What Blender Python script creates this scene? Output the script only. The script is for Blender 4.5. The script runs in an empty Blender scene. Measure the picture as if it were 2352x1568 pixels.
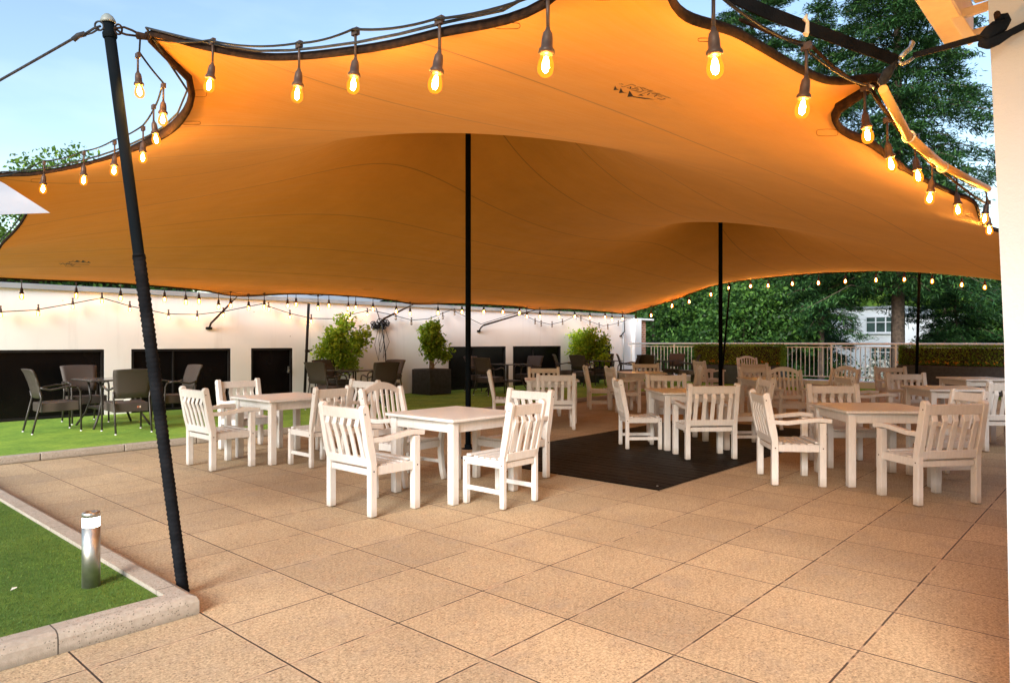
import bpy, bmesh, math, random
import numpy as np
from mathutils import Vector, Matrix, Euler
from mathutils.bvhtree import BVHTree

# ------------------------------------------------------------------ camera, world, sun, exposure
SC = bpy.context.scene
F_PX, CAM_H, YAW = 1605.0, 1.40, math.radians(41.94)      # focal length in px of a 2352 px wide frame
CY, SY = math.cos(YAW), math.sin(YAW)
cam_d = bpy.data.cameras.new("camera")
cam_d.sensor_width = 36.0
cam_d.lens = 36.0 * F_PX / 2352.0
cam_d.clip_start = 0.05
cam_d.clip_end = 1500
cam = bpy.data.objects.new("camera", cam_d)
SC.collection.objects.link(cam)
cam.location = (0, 0, CAM_H)
cam.rotation_euler = (math.radians(90), 0, YAW - math.radians(90))
SC.camera = cam

SUN_EL, SUN_AZ = math.radians(24), math.radians(200)       # direction the light comes FROM (math angle from +x)
world = bpy.data.worlds.new("World")
SC.world = world
world.use_nodes = True
wn, wl = world.node_tree.nodes, world.node_tree.links
wn.clear()
sky = wn.new('ShaderNodeTexSky')
sky.sky_type = 'NISHITA'
sky.sun_disc = False
sky.sun_elevation = SUN_EL
sky.sun_rotation = math.radians(90) - SUN_AZ
sky.air_density = 1.25
sky.dust_density = 0.6
sky.ozone_density = 1.4
wtc = wn.new('ShaderNodeTexCoord'); wmp = wn.new('ShaderNodeMapping'); wmp.inputs['Scale'].default_value = (1.0, 1.0, 3.2)
wns = wn.new('ShaderNodeTexNoise'); wns.inputs['Scale'].default_value = 1.7; wns.inputs['Detail'].default_value = 6
wrp = wn.new('ShaderNodeValToRGB')
wrp.color_ramp.elements[0].position = .50; wrp.color_ramp.elements[0].color = (0, 0, 0, 1)
wrp.color_ramp.elements[1].position = .78; wrp.color_ramp.elements[1].color = (.42, .42, .42, 1)
wmx = wn.new('ShaderNodeMixRGB'); wmx.inputs[2].default_value = (5.2, 5.9, 6.6, 1)
wbg = wn.new('ShaderNodeBackground'); wbg.inputs['Strength'].default_value = 0.105
wout = wn.new('ShaderNodeOutputWorld')
wl.new(wtc.outputs['Generated'], wmp.inputs[0]); wl.new(wmp.outputs[0], wns.inputs['Vector'])
wl.new(wns.outputs['Fac'], wrp.inputs[0]); wl.new(wrp.outputs[0], wmx.inputs[0])
wl.new(sky.outputs[0], wmx.inputs[1]); wl.new(wmx.outputs[0], wbg.inputs[0]); wl.new(wbg.outputs[0], wout.inputs[0])

sun_d = bpy.data.lights.new("sun", 'SUN')
sun_d.energy = 2.6
sun_d.angle = math.radians(26)
sun_d.color = (1.0, .96, .90)
sun = bpy.data.objects.new("sun", sun_d)
SC.collection.objects.link(sun)
sdir = Vector((math.cos(SUN_AZ) * math.cos(SUN_EL), math.sin(SUN_AZ) * math.cos(SUN_EL), math.sin(SUN_EL)))
sun.rotation_euler = sdir.to_track_quat('Z', 'Y').to_euler()

SC.view_settings.view_transform = 'Standard'
SC.view_settings.look = 'None'
SC.view_settings.exposure = 1.38
SC.view_settings.gamma = 1.0
SC.render.engine = 'CYCLES'
SC.cycles.use_denoising = True
SC.cycles.max_bounces = 8
SC.cycles.diffuse_bounces = 5
SC.cycles.transmission_bounces = 6
SC.cycles.transparent_max_bounces = 8
SC.cycles.sample_clamp_indirect = 6.0
SC.cycles.use_light_tree = True

# ------------------------------------------------------------------ geometry helpers
def W(px, py, Y):                      # world point seen at pixel (2352-wide frame) at depth Y
    X = (px - 1176) / F_PX * Y
    return Vector((Y * CY + X * SY, Y * SY - X * CY, CAM_H - (py - 784) / F_PX * Y))
def Wy(px, py, y0):                    # ... on the vertical plane y = y0
    a = (px - 1176) / F_PX
    return W(px, py, y0 / (SY - a * CY))
def Wx(px, py, x0):
    a = (px - 1176) / F_PX
    return W(px, py, x0 / (CY + a * SY))

class MB:
    """collects shapes, then links them as one mesh object"""
    def __init__(s): s.v, s.f, s.sm, s.mi, s.cur = [], [], [], [], 0
    def add(s, vs, fs, smooth=False):
        o = len(s.v); s.v += [tuple(v) for v in vs]
        s.f += [tuple(i + o for i in f) for f in fs]; s.sm += [smooth] * len(fs)
    def box(s, c, d, M=None):
        x, y, z = d[0] / 2, d[1] / 2, d[2] / 2
        vs = [Vector((i * x, j * y, k * z)) for i in (-1, 1) for j in (-1, 1) for k in (-1, 1)]
        if M is not None: vs = [M @ v for v in vs]
        vs = [v + Vector(c) for v in vs]
        s.add(vs, [(0, 1, 3, 2), (4, 6, 7, 5), (0, 4, 5, 1), (2, 3, 7, 6), (0, 2, 6, 4), (1, 5, 7, 3)])
    def bb(s, a, b):
        s.box([(a[i] + b[i]) / 2 for i in range(3)], [abs(b[i] - a[i]) for i in range(3)])
    def prism(s, prof, y0, y1, axis='y', smooth=False):   # profile extruded along an axis
        n = len(prof)
        def mk(p, t):
            return (p[0], t, p[1]) if axis == 'y' else ((t, p[0], p[1]) if axis == 'x' else (p[0], p[1], t))
        vs = [mk(p, y0) for p in prof] + [mk(p, y1) for p in prof]
        fs = [tuple(range(n)), tuple(range(2 * n - 1, n - 1, -1))]
        s.add(vs, fs)
        o = len(s.v) - 2 * n
        s.f += [(o + (i + 1) % n, o + i, o + n + i, o + n + (i + 1) % n) for i in range(n)]; s.sm += [smooth] * n
    def strip(s, path, w, t, up=(0, 1, 0)):   # rectangular section swept along a path; w along 'up', t across
        up = Vector(up).normalized(); P = [Vector(p) for p in path]; vs = []
        ws = w if isinstance(w, (list, tuple)) else [w] * len(P)
        for i, p in enumerate(P):
            d = (P[min(i + 1, len(P) - 1)] - P[max(i - 1, 0)]).normalized()
            n = d.cross(up)
            n = n.normalized() if n.length > 1e-6 else Vector((0, 0, 1))
            u2 = n.cross(d).normalized()
            for a, b in ((-1, -1), (1, -1), (1, 1), (-1, 1)):
                vs.append(p + u2 * a * ws[i] / 2 + n * b * t / 2)
        fs = [(0, 1, 2, 3), tuple(len(vs) - 4 + k for k in (3, 2, 1, 0))]
        for i in range(len(P) - 1):
            for k in range(4):
                fs.append((i * 4 + k, i * 4 + 4 + k, i * 4 + 4 + (k + 1) % 4, i * 4 + (k + 1) % 4))
        s.add(vs, fs)
    def tube(s, path, r, n=8, caps=True, flat=1.0):
        P = [Vector(p) for p in path]; vs = []
        rs = r if isinstance(r, (list, tuple)) else [r] * len(P)
        ref = None
        for i, p in enumerate(P):
            d = (P[min(i + 1, len(P) - 1)] - P[max(i - 1, 0)])
            d = d.normalized() if d.length > 1e-9 else Vector((0, 0, 1))
            if ref is None:
                ref = Vector((0, 0, 1)) if abs(d.z) < .9 else Vector((1, 0, 0))
            a = (ref - d * ref.dot(d)).normalized(); ref = a
            b = d.cross(a)
            for k in range(n):
                t = 2 * math.pi * k / n
                vs.append(p + a * math.cos(t) * rs[i] + b * math.sin(t) * rs[i] * flat)
        fs = []
        for i in range(len(P) - 1):
            for k in range(n):
                fs.append((i * n + k, i * n + (k + 1) % n, i * n + n + (k + 1) % n, i * n + n + k))
        s.add(vs, fs, True)
        if caps:
            o = len(s.v) - len(vs)
            s.f += [tuple(o + n - 1 - k for k in range(n)), tuple(o + (len(P) - 1) * n + k for k in range(n))]; s.sm += [False, False]
    def lathe(s, prof, n=16, M=None, c=(0, 0, 0)):   # profile of (r, z)
        vs = []
        for r, z in prof:
            for k in range(n):
                t = 2 * math.pi * k / n
                v = Vector((r * math.cos(t), r * math.sin(t), z))
                if M is not None: v = M @ v
                vs.append(v + Vector(c))
        fs = []
        for i in range(len(prof) - 1):
            for k in range(n):
                fs.append((i * n + k, i * n + (k + 1) % n, i * n + n + (k + 1) % n, i * n + n + k))
        s.add(vs, fs, True)
    def build(s, name, mat=None, parent=None, bevel=0, seg=1, mat2=None):
        me = bpy.data.meshes.new(name)
        me.from_pydata(s.v, [], s.f)
        me.polygons.foreach_set('use_smooth', s.sm)
        if mat2: me.polygons.foreach_set('material_index', [1 if i >= s.cur else 0 for i in range(len(s.f))])
        me.update()
        if bevel:
            bm = bmesh.new(); bm.from_mesh(me)
            bmesh.ops.recalc_face_normals(bm, faces=bm.faces)
            ed = [e for e in bm.edges if len(e.link_faces) == 2 and e.calc_face_angle(0) > .7]
            bmesh.ops.bevel(bm, geom=ed, offset=bevel, segments=seg, affect='EDGES', profile=.6, clamp_overlap=True)
            bm.to_mesh(me); bm.free()
        else:
            bm = bmesh.new(); bm.from_mesh(me); bmesh.ops.recalc_face_normals(bm, faces=bm.faces); bm.to_mesh(me); bm.free()
        o = bpy.data.objects.new(name, me)
        SC.collection.objects.link(o)
        if mat: me.materials.append(mat)
        if mat2: me.materials.append(mat2)
        if parent: o.parent = parent
        return o

def quads(name, V, mat, parent=None):      # V: (n,4,3) array
    n = len(V)
    me = bpy.data.meshes.new(name)
    me.vertices.add(n * 4); me.vertices.foreach_set('co', V.reshape(-1).astype(np.float32))
    me.loops.add(n * 4); me.loops.foreach_set('vertex_index', np.arange(n * 4, dtype=np.int32))
    me.polygons.add(n); me.polygons.foreach_set('loop_start', np.arange(0, n * 4, 4, dtype=np.int32))
    me.polygons.foreach_set('loop_total', np.full(n, 4, dtype=np.int32))
    me.update(calc_edges=True)
    me.materials.append(mat)
    o = bpy.data.objects.new(name, me); SC.collection.objects.link(o)
    if parent: o.parent = parent
    return o

def tag(o, label=None, cat=None, group=None, kind=None):
    if label: o['label'] = label
    if cat: o['category'] = cat
    if group: o['group'] = group
    if kind: o['kind'] = kind
    return o
def empty(name, loc=(0, 0, 0), rz=0, label=None, cat=None, group=None):
    o = bpy.data.objects.new(name, None); SC.collection.objects.link(o)
    o.location = loc; o.rotation_euler = (0, 0, rz); o.empty_display_size = .1
    return tag(o, label, cat, group)
def copy_tree(o, parent=None):
    c = o.copy(); SC.collection.objects.link(c); c.parent = parent
    for ch in list(KIDS.get(o.name, [])):
        copy_tree(ch, c)
    return c
KIDS = {}
def index_kids():
    KIDS.clear()
    for o in SC.objects:
        if o.parent: KIDS.setdefault(o.parent.name, []).append(o)

def catmull(P, per=8, closed=False):
    P = [Vector(p) for p in P]; out = []
    n = len(P)
    for i in range(n - 1):
        p0, p1, p2, p3 = P[max(i - 1, 0)], P[i], P[i + 1], P[min(i + 2, n - 1)]
        for k in range(per):
            t = k / per
            out.append(.5 * ((2 * p1) + (p2 - p0) * t + (2 * p0 - 5 * p1 + 4 * p2 - p3) * t * t + (3 * p1 - p0 - 3 * p2 + p3) * t ** 3))
    out.append(P[-1]); return out

# ------------------------------------------------------------------ materials
def pm(name, c1, c2=None, scale=4, rough=.5, bump=0, bscale=60, metal=0, detail=5, lo=.35, hi=.65, spec=.5, coat=0):
    m = bpy.data.materials.new(name); m.use_nodes = True
    N, L = m.node_tree.nodes, m.node_tree.links
    b = N['Principled BSDF']
    b.inputs['Base Color'].default_value = (*c1, 1); b.inputs['Roughness'].default_value = rough
    b.inputs['Metallic'].default_value = metal; b.inputs['Specular IOR Level'].default_value = spec
    if coat: b.inputs['Coat Weight'].default_value = coat
    g = N.new('ShaderNodeTexCoord')
    if c2:
        n = N.new('ShaderNodeTexNoise'); n.inputs['Scale'].default_value = scale; n.inputs['Detail'].default_value = detail
        L.new(g.outputs['Object'], n.inputs['Vector'])
        r = N.new('ShaderNodeValToRGB'); e = r.color_ramp.elements
        e[0].position, e[0].color = lo, (*c1, 1); e[1].position, e[1].color = hi, (*c2, 1)
        L.new(n.outputs['Fac'], r.inputs[0]); L.new(r.outputs[0], b.inputs['Base Color'])
    if bump:
        n2 = N.new('ShaderNodeTexNoise'); n2.inputs['Scale'].default_value = bscale; n2.inputs['Detail'].default_value = 4
        L.new(g.outputs['Object'], n2.inputs['Vector'])
        bp = N.new('ShaderNodeBump'); bp.inputs['Strength'].default_value = bump; bp.inputs['Distance'].default_value = .01
        L.new(n2.outputs['Fac'], bp.inputs['Height']); L.new(bp.outputs[0], b.inputs['Normal'])
    return m
def nt(m): return m.node_tree.nodes, m.node_tree.links
def math_(N, L, op, a, b=None, clamp=False):
    n = N.new('ShaderNodeMath'); n.operation = op; n.use_clamp = clamp
    for i, x in enumerate((a, b)):
        if x is None: continue
        if isinstance(x, (int, float)): n.inputs[i].default_value = x
        else: L.new(x, n.inputs[i])
    return n.outputs[0]
def mixc(N, L, fac, a, b, mode='MIX'):
    n = N.new('ShaderNodeMixRGB'); n.blend_type = mode
    if isinstance(fac, (int, float)): n.inputs[0].default_value = fac
    else: L.new(fac, n.inputs[0])
    for i, x in ((1, a), (2, b)):
        if isinstance(x, tuple): n.inputs[i].default_value = (*x, 1)
        else: L.new(x, n.inputs[i])
    return n.outputs[0]
def noise(N, L, vec, scale, detail=4, rough=.5):
    n = N.new('ShaderNodeTexNoise'); n.inputs['Scale'].default_value = scale; n.inputs['Detail'].default_value = detail
    n.inputs['Roughness'].default_value = rough
    L.new(vec, n.inputs['Vector']); return n.outputs['Fac']
def ramp(N, L, x, p0, c0, p1, c1):
    r = N.new('ShaderNodeValToRGB'); e = r.color_ramp.elements
    e[0].position, e[0].color = p0, (*c0, 1); e[1].position, e[1].color = p1, (*c1, 1)
    L.new(x, r.inputs[0]); return r.outputs[0]

def paving_mat():
    m = pm('paving', (.5, .4, .28), rough=.72)
    N, L = nt(m); b = N['Principled BSDF']
    g = N.new('ShaderNodeNewGeometry'); pos = g.outputs['Position']
    sx = N.new('ShaderNodeSeparateXYZ'); L.new(pos, sx.inputs[0])
    wob = noise(N, L, pos, 9, 3)
    wv = math_(N, L, 'MULTIPLY', math_(N, L, 'SUBTRACT', wob, .5), .004)
    u = math_(N, L, 'DIVIDE', math_(N, L, 'ADD', math_(N, L, 'SUBTRACT', sx.outputs[0], .410 - 60), wv), .6)
    v = math_(N, L, 'DIVIDE', math_(N, L, 'ADD', math_(N, L, 'SUBTRACT', sx.outputs[1], .348 - 60), wv), .6)
    fu, fv = math_(N, L, 'FLOOR', u), math_(N, L, 'FLOOR', v)
    du = math_(N, L, 'ABSOLUTE', math_(N, L, 'SUBTRACT', math_(N, L, 'FRACT', u), .5))
    dv = math_(N, L, 'ABSOLUTE', math_(N, L, 'SUBTRACT', math_(N, L, 'FRACT', v), .5))
    # joints across: sandy, worn in places; joints along: dark
    n1 = noise(N, L, pos, 3.1, 3)
    ju = math_(N, L, 'GREATER_THAN', du, .4925)
    jv = math_(N, L, 'GREATER_THAN', dv, .4920)
    cmb = N.new('ShaderNodeCombineXYZ'); L.new(fu, cmb.inputs[0]); L.new(fv, cmb.inputs[1])
    wn_ = N.new('ShaderNodeTexWhiteNoise'); wn_.noise_dimensions = '2D'; L.new(cmb.outputs[0], wn_.inputs['Vector'])
    big = noise(N, L, pos, .9, 4)
    fine = noise(N, L, pos, 85, 6, .72)
    base = mixc(N, L, ramp(N, L, fine, .33, (0, 0, 0), .68, (1, 1, 1)), (.26, .20, .130), (.69, .57, .40))
    tone = ramp(N, L, wn_.outputs['Value'], 0, (.88, .87, .86), 1, (1.06, 1.04, 1.0))
    base = mixc(N, L, 1.0, base, tone, 'MULTIPLY')
    dirt = ramp(N, L, big, .40, (.88, .86, .83), .62, (1.04, 1.03, 1.0))
    base = mixc(N, L, 1.0, base, dirt, 'MULTIPLY')
    # grey lichen / wear
    mot = noise(N, L, pos, 3.2, 8, .72)
    base = mixc(N, L, ramp(N, L, mot, .50, (0, 0, 0), .72, (.55, .55, .55)), base, (.31, .265, .215))
    worm = noise(N, L, pos, 42, 3, .6)
    base = mixc(N, L, 1.0, base, ramp(N, L, worm, .36, (.84, .83, .81), .60, (1.06, 1.055, 1.05)), 'MULTIPLY')
    # dark pits
    vo = N.new('ShaderNodeTexVoronoi'); vo.inputs['Scale'].default_value = 62; L.new(pos, vo.inputs['Vector'])
    pn = noise(N, L, pos, 9, 3)
    pit = math_(N, L, 'MULTIPLY', math_(N, L, 'LESS_THAN', vo.outputs['Distance'], .27), math_(N, L, 'GREATER_THAN', pn, .47))
    base = mixc(N, L, math_(N, L, 'MULTIPLY', pit, .65), base, (.16, .11, .07))
    edge = math_(N, L, 'GREATER_THAN', math_(N, L, 'MAXIMUM', du, dv), .478)
    base = mixc(N, L, math_(N, L, 'MULTIPLY', edge, .25), base, (.62, .46, .31))
    colv = ramp(N, L, noise(N, L, pos, 7, 3), .52, (.07, .05, .038), .60, (.34, .25, .17))
    base = mixc(N, L, jv, base, colv)
    colu = ramp(N, L, n1, .60, (.04, .03, .025), .8, (.16, .11, .08))
    base = mixc(N, L, ju, base, colu)
    L.new(base, b.inputs['Base Color'])
    jj = math_(N, L, 'MAXIMUM', ju, jv)
    h = math_(N, L, 'SUBTRACT', math_(N, L, 'SUBTRACT', math_(N, L, 'ADD', math_(N, L, 'MULTIPLY', fine, .7), math_(N, L, 'MULTIPLY', mot, .6)), math_(N, L, 'MULTIPLY', jj, 1.6)), math_(N, L, 'MULTIPLY', pit, .5))
    bp = N.new('ShaderNodeBump'); bp.inputs['Strength'].default_value = .6; bp.inputs['Distance'].default_value = .006
    L.new(h, bp.inputs['Height']); L.new(bp.outputs[0], b.inputs['Normal'])
    b.inputs['Specular IOR Level'].default_value = .3
    return m
def turf_mat(name='artificial_turf', k=1.0):
    m = pm(name, (.1, .2, .03), rough=.9, spec=.2)
    N, L = nt(m); b = N['Principled BSDF']
    g = N.new('ShaderNodeNewGeometry'); pos = g.outputs['Position']
    f = noise(N, L, pos, 230, 3, .8); c = noise(N, L, pos, 1.6, 5); md = noise(N, L, pos, 14, 4)
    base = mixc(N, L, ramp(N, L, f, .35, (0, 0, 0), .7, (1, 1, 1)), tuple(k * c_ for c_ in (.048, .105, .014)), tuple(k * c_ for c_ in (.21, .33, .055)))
    base = mixc(N, L, 1.0, base, ramp(N, L, c, .35, (.72, .80, .8), .65, (1.15, 1.08, 1.0)), 'MULTIPLY')
    base = mixc(N, L, 1.0, base, ramp(N, L, md, .35, (.82, .85, .85), .65, (1.1, 1.08, 1.05)), 'MULTIPLY')
    L.new(base, b.inputs['Base Color'])
    bp = N.new('ShaderNodeBump'); bp.inputs['Strength'].default_value = .9; bp.inputs['Distance'].default_value = .012
    L.new(f, bp.inputs['Height']); L.new(bp.outputs[0], b.inputs['Normal'])
    return m
def leaf_mat(name, c1, c2, c3, trans=.3):
    m = bpy.data.materials.new(name); m.use_nodes = True; N, L = nt(m); N.clear()
    o = N.new('ShaderNodeOutputMaterial'); g = N.new('ShaderNodeNewGeometry')
    r = N.new('ShaderNodeValToRGB'); e = r.color_ramp.elements
    e[0].position, e[0].color = 0, (*c1, 1); e[1].position, e[1].color = 1, (*c3, 1)
    x = r.color_ramp.elements.new(.55); x.color = (*c2, 1)
    L.new(g.outputs['Random Per Island'], r.inputs[0])
    n = noise(N, L, g.outputs['Position'], .9, 3)
    col = mixc(N, L, 1.0, r.outputs[0], ramp(N, L, n, .35, (.7, .75, .75), .65, (1.2, 1.15, 1.05)), 'MULTIPLY')
    d = N.new('ShaderNodeBsdfPrincipled'); d.inputs['Roughness'].default_value = .55; d.inputs['Specular IOR Level'].default_value = .3
    t = N.new('ShaderNodeBsdfTranslucent'); mx = N.new('ShaderNodeMixShader'); mx.inputs[0].default_value = trans
    L.new(col, d.inputs['Base Color']); L.new(col, t.inputs['Color'])
    L.new(d.outputs[0], mx.inputs[1]); L.new(t.outputs[0], mx.inputs[2]); L.new(mx.outputs[0], o.inputs[0])
    return m
def tent_mat():
    m = bpy.data.materials.new('stretch_fabric'); m.use_nodes = True; N, L = nt(m); N.clear()
    o = N.new('ShaderNodeOutputMaterial')
    uv = N.new('ShaderNodeUVMap'); uv.uv_map = 'UVMap'
    sx = N.new('ShaderNodeSeparateXYZ'); L.new(uv.outputs[0], sx.inputs[0])
    g = N.new('ShaderNodeNewGeometry')
    f = math_(N, L, 'ABSOLUTE', math_(N, L, 'SUBTRACT', math_(N, L, 'FRACT', math_(N, L, 'DIVIDE', math_(N, L, 'SUBTRACT', sx.outputs[1], 1.95 - 12.2 + .61), 1.22)), .5))
    seam = math_(N, L, 'LESS_THAN', f, .0052)
    seamw = math_(N, L, 'LESS_THAN', f, .018)
    big = noise(N, L, g.outputs['Position'], .8, 4)
    weave = noise(N, L, g.outputs['Position'], 320, 2)
    col = mixc(N, L, ramp(N, L, big, .3, (0, 0, 0), .7, (1, 1, 1)), TENT_A, TENT_B)
    col = mixc(N, L, math_(N, L, 'MULTIPLY', seamw, .10), col, (.30, .12, .02))
    col = mixc(N, L, math_(N, L, 'MULTIPLY', seam, .75), col, (.12, .05, .015))
    d = N.new('ShaderNodeBsdfPrincipled'); d.inputs['Roughness'].default_value = .8; d.inputs['Specular IOR Level'].default_value = .2
    d.inputs['Sheen Weight'].default_value = .15
    t = N.new('ShaderNodeBsdfTranslucent'); mx = N.new('ShaderNodeMixShader'); mx.inputs[0].default_value = .115
    mpw = N.new('ShaderNodeMapping'); mpw.inputs['Scale'].default_value = (.35, 2.2, 1); mpw.inputs['Rotation'].default_value = (0, 0, .35); L.new(g.outputs['Position'], mpw.inputs[0])
    fold = noise(N, L, mpw.outputs[0], 1.6, 4, .55)
    col = mixc(N, L, 1.0, col, ramp(N, L, noise(N, L, g.outputs['Position'], 2.3, 7, .65), .35, (.93, .92, .90), .65, (1.03, 1.03, 1.02)), 'MULTIPLY')
    bp = N.new('ShaderNodeBump'); bp.inputs['Strength'].default_value = .5; bp.inputs['Distance'].default_value = .05
    L.new(math_(N, L, 'ADD', fold, math_(N, L, 'MULTIPLY', weave, .03)), bp.inputs['Height']); L.new(bp.outputs[0], d.inputs['Normal'])
    L.new(col, d.inputs['Base Color']); t.inputs['Color'].default_value = (.90, .25, .012, 1)
    L.new(d.outputs[0], mx.inputs[1]); L.new(t.outputs[0], mx.inputs[2]); L.new(mx.outputs[0], o.inputs[0])
    return m
TENT_A, TENT_B = (.57, .235, .026), (.64, .272, .036)
def glass_mat(name, glow, k):
    """thin warm glass envelope, glowing from the filament inside"""
    m = bpy.data.materials.new(name); m.use_nodes = True; N, L = nt(m); N.clear()
    o = N.new('ShaderNodeOutputMaterial'); lw = N.new('ShaderNodeLayerWeight'); lw.inputs[0].default_value = .5
    e = N.new('ShaderNodeEmission'); e.inputs[0].default_value = (1, .22, .012, 1); e.inputs[1].default_value = glow
    t = N.new('ShaderNodeBsdfTransparent'); t.inputs[0].default_value = (1, .93, .75, 1)
    mx = N.new('ShaderNodeMixShader'); L.new(ramp(N, L, lw.outputs['Facing'], .2, (k, k, k), .8, (k * 1.7, k * 1.7, k * 1.7)), mx.inputs[0])
    L.new(t.outputs[0], mx.inputs[1]); L.new(e.outputs[0], mx.inputs[2]); L.new(mx.outputs[0], o.inputs[0])
    m.cycles.emission_sampling = 'NONE'
    return m
def emit_mat(name, c, s):
    m = bpy.data.materials.new(name); m.use_nodes = True; N, L = nt(m); N.clear()
    o = N.new('ShaderNodeOutputMaterial'); e = N.new('ShaderNodeEmission'); e.inputs[0].default_value = (*c, 1); e.inputs[1].default_value = s
    L.new(e.outputs[0], o.inputs[0]); return m
def wicker_mat():
    m = pm('wicker', (.06, .05, .045), rough=.5)
    N, L = nt(m); b = N['Principled BSDF']; g = N.new('ShaderNodeTexCoord')
    w1 = N.new('ShaderNodeTexWave'); w1.wave_type = 'BANDS'; w1.bands_direction = 'Z'; w1.inputs['Scale'].default_value = 32; w1.inputs['Distortion'].default_value = .6
    w2 = N.new('ShaderNodeTexWave'); w2.wave_type = 'BANDS'; w2.bands_direction = 'Y'; w2.inputs['Scale'].default_value = 24
    L.new(g.outputs['Object'], w1.inputs[0]); L.new(g.outputs['Object'], w2.inputs[0])
    h = math_(N, L, 'MULTIPLY', w1.outputs['Fac'], w2.outputs['Fac'])
    L.new(ramp(N, L, h, .1, (.028, .022, .020), .8, (.125, .098, .088)), b.inputs['Base Color'])
    bp = N.new('ShaderNodeBump'); bp.inputs['Strength'].default_value = .5; bp.inputs['Distance'].default_value = .004
    L.new(h, bp.inputs['Height']); L.new(bp.outputs[0], b.inputs['Normal'])
    return m
def wood_paint():
    m = pm('white_paint', (.74, .71, .66), rough=.30)
    N, L = nt(m); b = N['Principled BSDF']; g = N.new('ShaderNodeTexCoord')
    mp = N.new('ShaderNodeMapping'); mp.inputs['Scale'].default_value = (6, 6, 1.2); L.new(g.outputs['Object'], mp.inputs[0])
    a = noise(N, L, mp.outputs[0], 9, 6, .6); c = noise(N, L, g.outputs['Object'], 3, 4)
    col = mixc(N, L, ramp(N, L, a, .3, (0, 0, 0), .7, (1, 1, 1)), (.60, .60, .60), (.69, .69, .69))
    col = mixc(N, L, 1.0, col, ramp(N, L, c, .3, (.94, .93, .91), .7, (1.02, 1.02, 1.02)), 'MULTIPLY')
    oi = N.new('ShaderNodeObjectInfo'); col = mixc(N, L, 1.0, col, ramp(N, L, oi.outputs['Random'], 0, (.92, .905, .88), 1, (1.02, 1.02, 1.02)), 'MULTIPLY')
    sz = N.new('ShaderNodeSeparateXYZ'); L.new(g.outputs['Object'], sz.inputs[0])
    dz = math_(N, L, 'SUBTRACT', 1.0, math_(N, L, 'DIVIDE', sz.outputs[2], .09), True)
    col = mixc(N, L, math_(N, L, 'MULTIPLY', math_(N, L, 'MULTIPLY', dz, c), 1.1, True), col, (.30, .24, .17))
    chip = math_(N, L, 'GREATER_THAN', noise(N, L, g.outputs['Object'], 38, 3), .71)
    col = mixc(N, L, math_(N, L, 'MULTIPLY', chip, .5), col, (.42, .35, .26))
    L.new(col, b.inputs['Base Color'])
    bp = N.new('ShaderNodeBump'); bp.inputs['Strength'].default_value = .12; bp.inputs['Distance'].default_value = .004
    L.new(a, bp.inputs['Height']); L.new(bp.outputs[0], b.inputs['Normal'])
    return m
def wall_mat(name, c1, c2, stain=.5):
    m = pm(name, c1, rough=.85, spec=.2)
    N, L = nt(m); b = N['Principled BSDF']; g = N.new('ShaderNodeNewGeometry'); pos = g.outputs['Position']
    mp = N.new('ShaderNodeMapping'); mp.inputs['Scale'].default_value = (1.6, 1.6, .12); L.new(pos, mp.inputs[0])
    st = noise(N, L, mp.outputs[0], 2.2, 6, .65); bl = noise(N, L, pos, .7, 5); fi = noise(N, L, pos, 55, 5, .6)
    col = mixc(N, L, ramp(N, L, bl, .35, (0, 0, 0), .65, (1, 1, 1)), c1, c2)
    col = mixc(N, L, ramp(N, L, st, .55, (0, 0, 0), .8, (stain, stain, stain)), col, tuple(x * .72 for x in c1))
    vo = N.new('ShaderNodeTexVoronoi'); vo.inputs['Scale'].default_value = 4.5; L.new(pos, vo.inputs['Vector'])
    col = mixc(N, L, math_(N, L, 'MULTIPLY', math_(N, L, 'LESS_THAN', vo.outputs['Distance'], .05), math_(N, L, 'GREATER_THAN', noise(N, L, pos, 3, 2), .55)), col, (.25, .2, .16))
    L.new(col, b.inputs['Base Color'])
    bp = N.new('ShaderNodeBump'); bp.inputs['Strength'].default_value = .5; bp.inputs['Distance'].default_value = .006
    L.new(fi, bp.inputs['Height']); L.new(bp.outputs[0], b.inputs['Normal'])
    return m
def brick_mat():
    m = pm('brick', (.4, .15, .1), rough=.85); N, L = nt(m); b = N['Principled BSDF']
    g = N.new('ShaderNodeNewGeometry'); sx = N.new('ShaderNodeSeparateXYZ'); L.new(g.outputs['Position'], sx.inputs[0])
    cb = N.new('ShaderNodeCombineXYZ'); L.new(math_(N, L, 'ADD', sx.outputs[0], sx.outputs[1]), cb.inputs[0]); L.new(sx.outputs[2], cb.inputs[1])
    br = N.new('ShaderNodeTexBrick'); br.inputs['Scale'].default_value = 1; br.inputs['Brick Width'].default_value = .23; br.inputs['Row Height'].default_value = .085
    br.inputs['Mortar Size'].default_value = .012; br.inputs['Color1'].default_value = (.38, .13, .07, 1); br.inputs['Color2'].default_value = (.52, .22, .12, 1); br.inputs['Mortar'].default_value = (.6, .5, .42, 1)
    L.new(cb.outputs[0], br.inputs[0]); L.new(br.outputs[0], b.inputs['Base Color']); return m
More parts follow.
